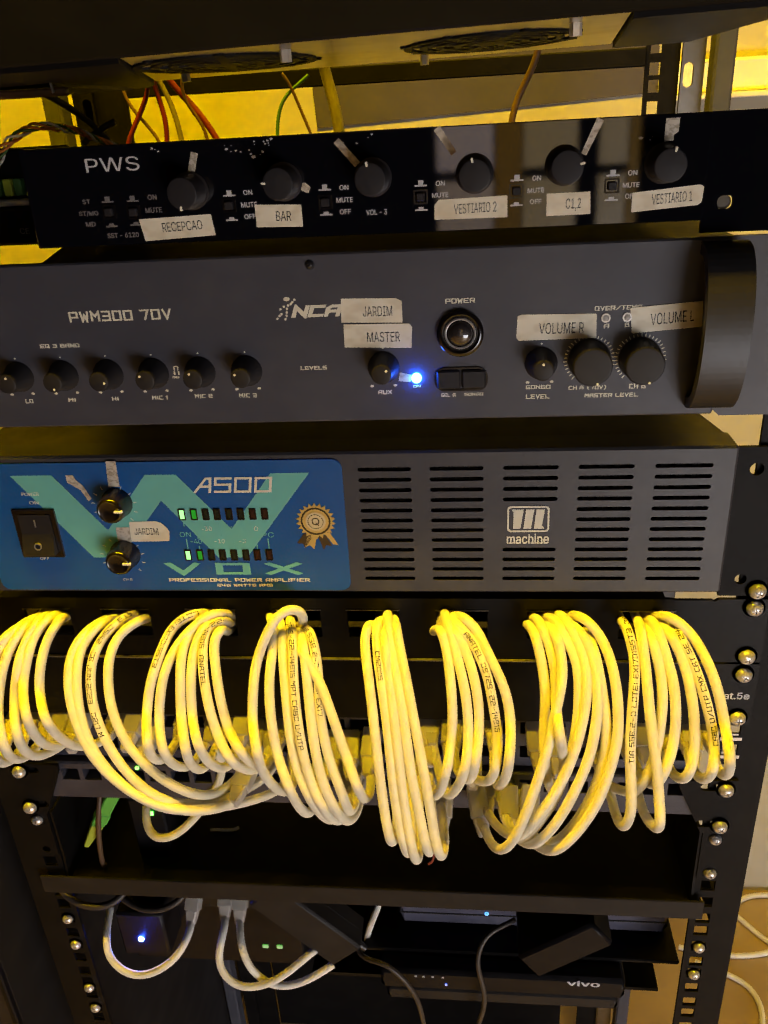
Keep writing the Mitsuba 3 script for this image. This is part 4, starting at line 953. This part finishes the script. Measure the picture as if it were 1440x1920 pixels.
# ================================================================ the shelf below
shf = thing('equipment_shelf', 'deep black rack shelf with a turned down front lip below the cables', 'shelf')
add('floor', cbox(-221, 231, -4, 330, -247, -245.2), 'paint_black', shf, False)
add('front_lip', cbox(-241, 230.5, -6.2, -4.1, -254.4, -237.7, 0.6), 'plastic_dark', shf)
for s in (1, -1):
    x = 222.5 if s > 0 else -222.5
    side = trimesh.creation.extrude_polygon(Polygon([(0, -180), (0, -222), (-2, -246), (330, -246), (330, -215), (60, -180)]), 1.6, engine='earcut')
    v = np.array(side.vertices)
    add('side_wall', trimesh.Trimesh(np.stack([x + v[:, 2], v[:, 0], v[:, 1]], 1), side.faces, process=False), 'paint_black', shf, False)
    e = Polygon([(s * 224.3, -179.5), (s * 241, -179.5), (s * 241, -221), (s * 224.3, -221)]).difference(unary_union([Point(s * 232.5, z).buffer(3) for z in (-184.5, -215.5)]))
    add('ear', plate(e, -0.2, -1.0), 'steel_black', shf, False)

# things on the shelf
k = thing('fibre_connector', 'green fibre connector lying on the shelf at the left', 'fibre connector')
A, Bp = np.array([-208.5, 10, -222.5]), np.array([-174, 10, -165.0])
d = Bp - A
add('body', place(cbox(26, 68, -4.6, 4.6, -3.4, 3.4, 0.8), A, d, (0.8, 0.3, -0.4)), 'fibre_green', k)
add('grip', place(cbox(30, 40, -5.2, 5.2, -4.0, 4.0, 0.6), A, d, (0.8, 0.3, -0.4)), 'fibre_green', k)
add('boot', place(tri(m3.Manifold.batch_hull([man(cbox(0, 4, -1.8, 1.8, -1.8, 1.8, 0.4)), man(cbox(22, 26, -4.2, 4.2, -3.2, 3.2, 0.6))])), A, d, (0.8, 0.3, -0.4)), 'fibre_yellow', k)
k = tag(add('dark_lead', tube(spline([(-187, 30, -150), (-188, 8, -176), (-193, 4, -206), (-197, 6, -236), (-199, 12, -243.5)]), 1.9, 10), 'wire_brown', None, True), 'thin dark lead hanging down to the shelf beside the green connector', 'lead')
k = tag(add('cable_offcut', tube(spline([(-128, 47, -242.5), (-121, 49, -244), (-113, 49, -244), (-106, 50, -242)]), 1.2, 8), 'wire_white', None, True), 'short pale cable offcut lying on the shelf', 'offcut')
k = thing('loose_cable', 'loose white cable end hanging behind the second and third bundles', 'cable')
add('jacket', tube(spline([(-92, -6, -115), (-96, 2, -150), (-112, -6, -172), (-129, -14, -184), (-143, -12, -186), (-150, -4, -181), (-152, 4, -176)]), 2.85, 12), 'jacket', k, True)
mc = thing('media_converter', 'tiny dark box with a green light on the shelf behind the second bundle', 'media converter')
add('housing', cbox(-176, -150, 22, 60, -245, -188, 1.5), 'plastic_black', mc)
add('status_light', cbox(-161, -157.5, 20.5, 22, -202, -198.5, 0.3), 'led_lens', mc, False, emit=emitter((0.05, 1.0, 0.03), 14.0, 0.6))
k = tag(add('copper_shred', tube(spline([(53.4, -76, -124.5), (52.8, -76.4, -129), (50.4, -76, -132)]), 0.7, 6), 'copper_red', None, True), 'tiny reddish shred below the long fifth bundle', 'shred')

# ================================================================ below the shelf
lt = thing('lower_tray', 'thin black tray under the shelf that carries the blue grey router', 'tray')
add('plate', cbox(-12, 232, 30, 230, -350, -346.5, 0.8), 'paint_black', lt, False)
gr = thing('grey_router', 'blue grey router on the tray behind the power adapters', 'router')
add('housing', cbox(14, 228, 52, 150, -346.3, -312, 5), 'plastic_blue_grey', gr, 40)
add('seam', cbox(15.5, 226.5, 51.4, 52.4, -331.5, -330.4), 'port_hole', gr, False)
for i, x in enumerate((51, 60, 70, 80)):
    add('icon', cbox(x - 1.2, x + 1.2, 51.3, 52.2, -321.6, -319.4), 'grey_print', gr, False)
add('status_light', plate(Point(85.5, -329).buffer(1.7).difference(Point(85.5, -329).buffer(0.9)), 52, 51.2), 'led_lens', gr, False, emit=emitter((0.05, 0.35, 1.0), 2.0, 0.2))
mo = thing('black_modem', 'black modem with pale lettering at the bottom right', 'modem')
add('housing', cbox(2, 190, 14, 150, -372, -350.5, 3), 'plastic_black', mo, 40)
add('base', cbox(6, 186, 16, 148, -388, -372.4, 3), 'plastic_dark', mo, 40)
add('lettering', letter('vivo', 146.0, 170.5, -357.5, 5.6, 14, 'i', 0.3, bold=True), 'grey_print', mo, False)
for x in (30, 36, 43, 51):
    add('icon', cbox(x - 0.9, x + 0.9, 13.5, 14.4, -356.2, -354.6), 'grey_print', mo, False)
add('status_light', cbox(52.4, 54.2, 13.4, 14.4, -365, -362.6, 0.2), 'led_lens', mo, False, emit=emitter((0.05, 0.15, 1.0), 1.5, 0.2))
lb = thing('bottom_shelf', 'dark shelf under the modem at the bottom edge', 'shelf')
add('plate', cbox(-60, 222, 40, 260, -396, -392.5), 'paint_black', lb, False)
ro = thing('small_router', 'small dark router with white cables plugged in at the lower left', 'router')
add('housing', cbox(-214, -66, 44, 150, -392, -312, 2.5), 'plastic_black', ro, 40)
add('port_row', cbox(-172, -92, 36, 43.8, -316, -297, 1), 'plastic_dark', ro, False)
for i in range(5):
    add('port', cbox(-170 + i * 15.5, -158 + i * 15.5, 35.2, 35.9, -312, -302), 'port_hole', ro, False)
add('status_light', lathe([(0, 0), (1.1, 0), (0.9, 0.7), (0, 1.0)], -207, 44, -342, 14), 'led_lens', ro, 60, emit=emitter((0.05, 0.15, 1.0), 8.0, 0.3))
for x in (-98, -86):
    add('port_light', cbox(x - 2.4, x + 2.4, 43.0, 44.4, -371, -367, 0.3), 'led_lens', ro, False, emit=emitter((0.05, 0.5, 0.02), 0.7, 0.3))
sb_ = thing('signal_box', 'small dark box with a bright blue light framed by the looping white cable', 'box')
add('housing', cbox(-203, -165, 12, 43, -344, -297, 2), 'plastic_black', sb_, 40)
add('status_light', lathe([(0, 0), (2.4, 0), (2.0, 1.4), (0, 2.2)], -185.9, 12, -324.6, 16), 'led_lens', sb_, 60, emit=emitter((0.015, 0.06, 1.0), 480.0, 2.0))
for said, pts, r in [('white cable lit blue, looping in front of the small router', [(-210.4, 22, -302.1), (-209.1, 12, -304.7), (-205.8, -2, -309.7), (-202.7, -8, -318.8), (-192.9, -13, -326.6), (-179, -14, -330.9), (-163.7, -12, -326.4), (-150.9, -6, -318.5), (-144, 4, -310.4), (-143.6, 16, -306.5)], 2.9),
                     ('second white cable from the left below the shelf, hanging in a deep loop', [(-117.5, 20, -304.9), (-116.4, 4, -309.5), (-117.8, -4, -320.1), (-113.8, -10, -329.8), (-103.7, -13, -337.6), (-91.4, -13, -339.1), (-75.1, -10, -334.8), (-56.1, -4, -322), (-44.5, 4, -317.3)], 2.9),
                     ('third white cable below the shelf, passing behind the left power adapter', [(-106.3, 20, -308.2), (-101.6, 4, -311.6), (-96.8, -4, -321.6), (-88.6, -6, -336.5), (-76.8, -7, -344.1), (-62.4, -6, -344.4), (-46.1, -2, -338.9), (-32, 4, -332.7)], 2.9)]:
    k = thing('router_cable', said, 'cable', 'white cables of the small router')
    path = spline(pts, 2.2)
    add('jacket', tube(path, r, 14, 0.05), 'wire_white', k, True)
    if 'lit blue' in said:
        boot, body = plug_parts(path[-1], (0.1, 0.6, 0.9))
    else:
        boot, body = plug_parts(path[0], (0.0, 0.6, 0.9))
    add('boot', boot, 'boot_grey', k, 30)
    add('plug', body, 'plug_clear', k, False)
k = tag(add('black_lead', tube(spline([(-235.5, 4, -258.5), (-222.3, -2, -267.7), (-205.2, -4, -270), (-192, 0, -268.4), (-184, 8, -262)]), 2.6, 10), 'wire_dark', None, True), 'black lead sagging just under the shelf lip at the left', 'lead')
k = tag(add('black_lead', tube(spline([(-194.1, 10, -272), (-175.6, 2, -276.7), (-158, 0, -274.9), (-144.6, 4, -270), (-138, 12, -262)]), 2.4, 10), 'wire_dark', None, True), 'black lead under the shelf lip above the looping white cables', 'lead')
k = tag(add('white_lead', tube(spline([(2, 40, -290), (0.8, 40, -308.6), (-2.2, 36, -315.9), (-6.7, 38, -330.9), (-11.1, 40, -349.5)]), 2.6, 10), 'wire_white', None, True), 'white lead rising behind the left power adapter', 'lead')

p1 = thing('power_adapter', 'long dark power adapter hanging slanted under the shelf, left of centre', 'power adapter')
o, xa, ya = np.array([-52, 16, -288.0]), np.array([0.68, 0.0, -0.73]), np.array([0.73, 0.0, 0.68])
add('case', place(cbox(-40, 47, -16, 16, -14, 14, 2.0), o, xa, ya), 'plastic_dark', p1, 40)
add('seam', place(cbox(-38, 45, -16.3, 16.3, -0.3, 0.3), o, xa, ya), 'port_hole', p1, False)
add('strain_relief', place(tri(lathe([(0, 0), (3.6, 0), (2.6, 13), (0, 13)], 0, 0, 0, 16, axis='z')), o + xa / np.linalg.norm(xa) * 46.5 + ya * 4, ya, np.cross(xa, ya)), 'rubber_black', p1)
add('lead', tube(spline([(-14, 10, -318), (-3.9, 0, -319.4), (8.9, -6, -316.3), (20.5, -8, -325.5), (31.3, -6, -351.9), (35.7, 0, -395.6), (37, 2, -420)]), 1.9, 10), 'wire_dark', p1, True)
p2 = thing('power_adapter', 'bulky black power adapter with the light on its front coloured brown, lower right under the shelf', 'power adapter')
o, xa, ya = np.array([141, 36, -302.0]), np.array([0.80, 0.0, 0.60]), np.array([0.60, 0.0, -0.80])
add('case', place(cbox(-33, 33, -13.5, 13.5, -36, 36, 2.5), o, xa, ya), 'plastic_black', p2, 40)
add('face', place(cbox(-30, 30, -11, 11, 36.02, 36.5, 0.2), o, xa, ya), 'lit_brown', p2, False)  # paler brown plate, the light on this side put into the colour
add('seam', place(cbox(-33.3, 33.3, -13.8, 13.8, 25.2, 25.8), o, xa, ya), 'port_hole', p2, False)
add('lead', tube(spline([(106, 24, -300), (93.7, 16, -299.5), (83.7, 10, -304.1), (78.1, 4, -320), (80.8, 2, -341), (82.8, 2, -365.7), (77.3, 6, -401.2), (74, 8, -420)]), 1.9, 10), 'wire_dark', p2, True)

# ================================================================ wires and devices behind the top units
for said, pts, r, m in [('red wire, leftmost of those behind the glossy selector', [(-200, 300, 232), (-192, 300, 250), (-178, 300, 271), (-170, 290, 290)], 2.6, 'wire_red'),
                        ('red wire, second of those behind the glossy selector', [(-168, 300, 230), (-164, 300, 254), (-166, 300, 270), (-168, 296, 290)], 2.6, 'wire_red'),
                        ('thick dark red wire running slantwise behind the glossy selector', [(-120, 300, 230), (-127, 300, 246), (-140, 300, 265), (-152, 298, 280), (-158, 296, 292)], 3.4, 'wire_red'),
                        ('brown wire leaning against the dark red wire behind the selector', [(-131, 298, 236), (-137, 298, 257), (-143, 296, 268), (-142, 292, 290)], 1.8, 'wire_brown'),
                        ('brown wire between the two left red wires', [(-172, 305, 228), (-176, 305, 246), (-188, 305, 262), (-196, 305, 280)], 1.8, 'wire_brown'),
                        ('grey wire right of the two left red wires', [(-152, 298, 230), (-153, 298, 248), (-157, 298, 268), (-166, 296, 290)], 2.8, 'wire_grey'),
                        ('thin green wire bowed behind the middle of the selector', [(-76, 300, 228), (-74, 300, 246), (-68, 300, 264), (-56, 300, 275), (-46, 300, 282)], 1.8, 'wire_green'),
                        ('thin brown wire beside the green one', [(-45, 300, 230), (-49, 300, 244), (-55, 300, 260), (-60, 298, 274), (-66, 296, 284)], 1.6, 'wire_brown'),
                        ('thick grey cable hanging at the left edge of the grey board', [(-25, 300, 220), (-25.4, 300, 244), (-28, 300, 262), (-32, 300, 280), (-36, 290, 310)], 6.0, 'wire_grey')]:
    tag(add('hanging_wire', tube(spline(pts), r * 0.75, 10), m, None, True), said, 'wire', 'wires hanging behind the top units')
k = tag(add('hanging_wire', tube(spline([(108, 300, 230), (110, 300, 246), (114, 300, 258), (121, 296, 272), (128, 290, 292)]), 2.6, 10), 'wire_brown', None, True), 'dim brown cable hanging in front of the grey board at the right', 'wire', 'wires hanging behind the top units')
sd = thing('terminal_box', 'dark device with pale terminals at the left edge beside the selector', 'device')
add('housing', cbox(-330, -148, 60, 190, 196, 216, 1.5), 'plastic_black', sd)
add('terminal_strip', cbox(-330, -170.5, 62, 120, 217, 220, 0.6), 'wire_white', sd)
add('terminal_block', cbox(-330, -166, 72, 120, 220.2, 246, 1), 'steel_black', sd)
for i in range(5):
    add('terminal', cbox(-204 + i * 6.2, -199.4 + i * 6.2, 66, 72, 222, 231, 0.6), 'fibre_yellow' if i % 2 else 'wire_green', sd)
add('lettering', letter('CE', -178, -172.5, 202.2, 3.0, 60, 'i', 0.3), 'dim_print', sd, False)
bx_ = thing('black_case', 'black case at the upper left corner above the yellow wall', 'case')
add('housing', cbox(-380, -139, 55, 180, 275, 345, 3), 'steel_black', bx_)
add('bottom_edge', cbox(-380, -132, 52, 58, 270.5, 274.5, 1), 'wire_brown', bx_)
add('thin_rod', tube(np.array([(-143, 52, 303), (-140, 51, 288), (-137.5, 50, 272)]), 0.8, 8), 'steel', bx_, True)  # thin steel rod for the pale line along the case edge
tw = thing('twisted_wires', 'loose twisted wires in several colours at the upper left', 'wires')
base = spline([(-186, 50, 226), (-178, 50, 240), (-172, 50, 246), (-160, 50, 254.5), (-148, 52, 256.5), (-140, 62, 255), (-134, 80, 250), (-128, 100, 244)], 1.5)
tt, nn, bb = frames(base)
for i, m in enumerate(('wire_orange', 'wire_green', 'wire_white', 'wire_orange')):
    a = np.arange(len(base)) * 0.42 + i * math.pi / 2
    spread = 1.1 + (1.6 if i > 1 else 0.2) * np.linspace(1, 0, len(base))
    add('strand', tube(base + spread[:, None] * (np.cos(a)[:, None] * nn + np.sin(a)[:, None] * bb), 0.7, 6), m, tw, True)
for said, pts in [('dark wire crossing the yellow wall at the upper left', [(-170, 90, 278), (-156, 120, 262), (-146, 130, 248), (-138, 130, 232)]), ('short dark wire crossing another one at the upper left', [(-160, 128, 246), (-150, 128, 252), (-138, 128, 257)])]:
    tag(add('dark_wire', tube(spline(pts), 2.0, 8), 'wire_dark', None, True), said, 'wire')

# ================================================================ cables on the floor at the right
for said, pts in [('pale cable bending away from the wall on the floor, uppermost of those', [(590, 636), (550, 634), (518, 622), (484, 585), (461, 553), (448, 515), (430, 480)]), ('pale cable running level across the floor to the right edge', [(400, 530), (449, 519), (502, 520), (541, 528), (610, 560)]),
                  ('pale cable curling towards the bottom edge on the floor', [(420, 505), (460, 486), (490, 465), (497, 430), (490, 400), (476, 350), (440, 300)]), ('pale cable crossing the level one on the floor', [(452, 638), (500, 600), (541, 548), (620, 510)])]:
    tag(add('floor_cable', tube(spline([(x, y, FLOOR_Z + 5 + (i % 2) * 1.5) for i, (x, y) in enumerate(pts)], 8), 4.2, 10), 'wire_white', None, True), said, 'cable', 'pale cables lying on the floor')
cb = thing('dark_cabinet', 'dark cabinet standing left of the rack, seen at the lower left edge', 'cabinet')
add('carcass', cbox(-420, -286, -20, 420, FLOOR_Z, -150, 3), 'plastic_dark', cb)
add('door_edge', cbox(-288, -283, -26, -20.2, FLOOR_Z, -152, 1), 'steel_black', cb)
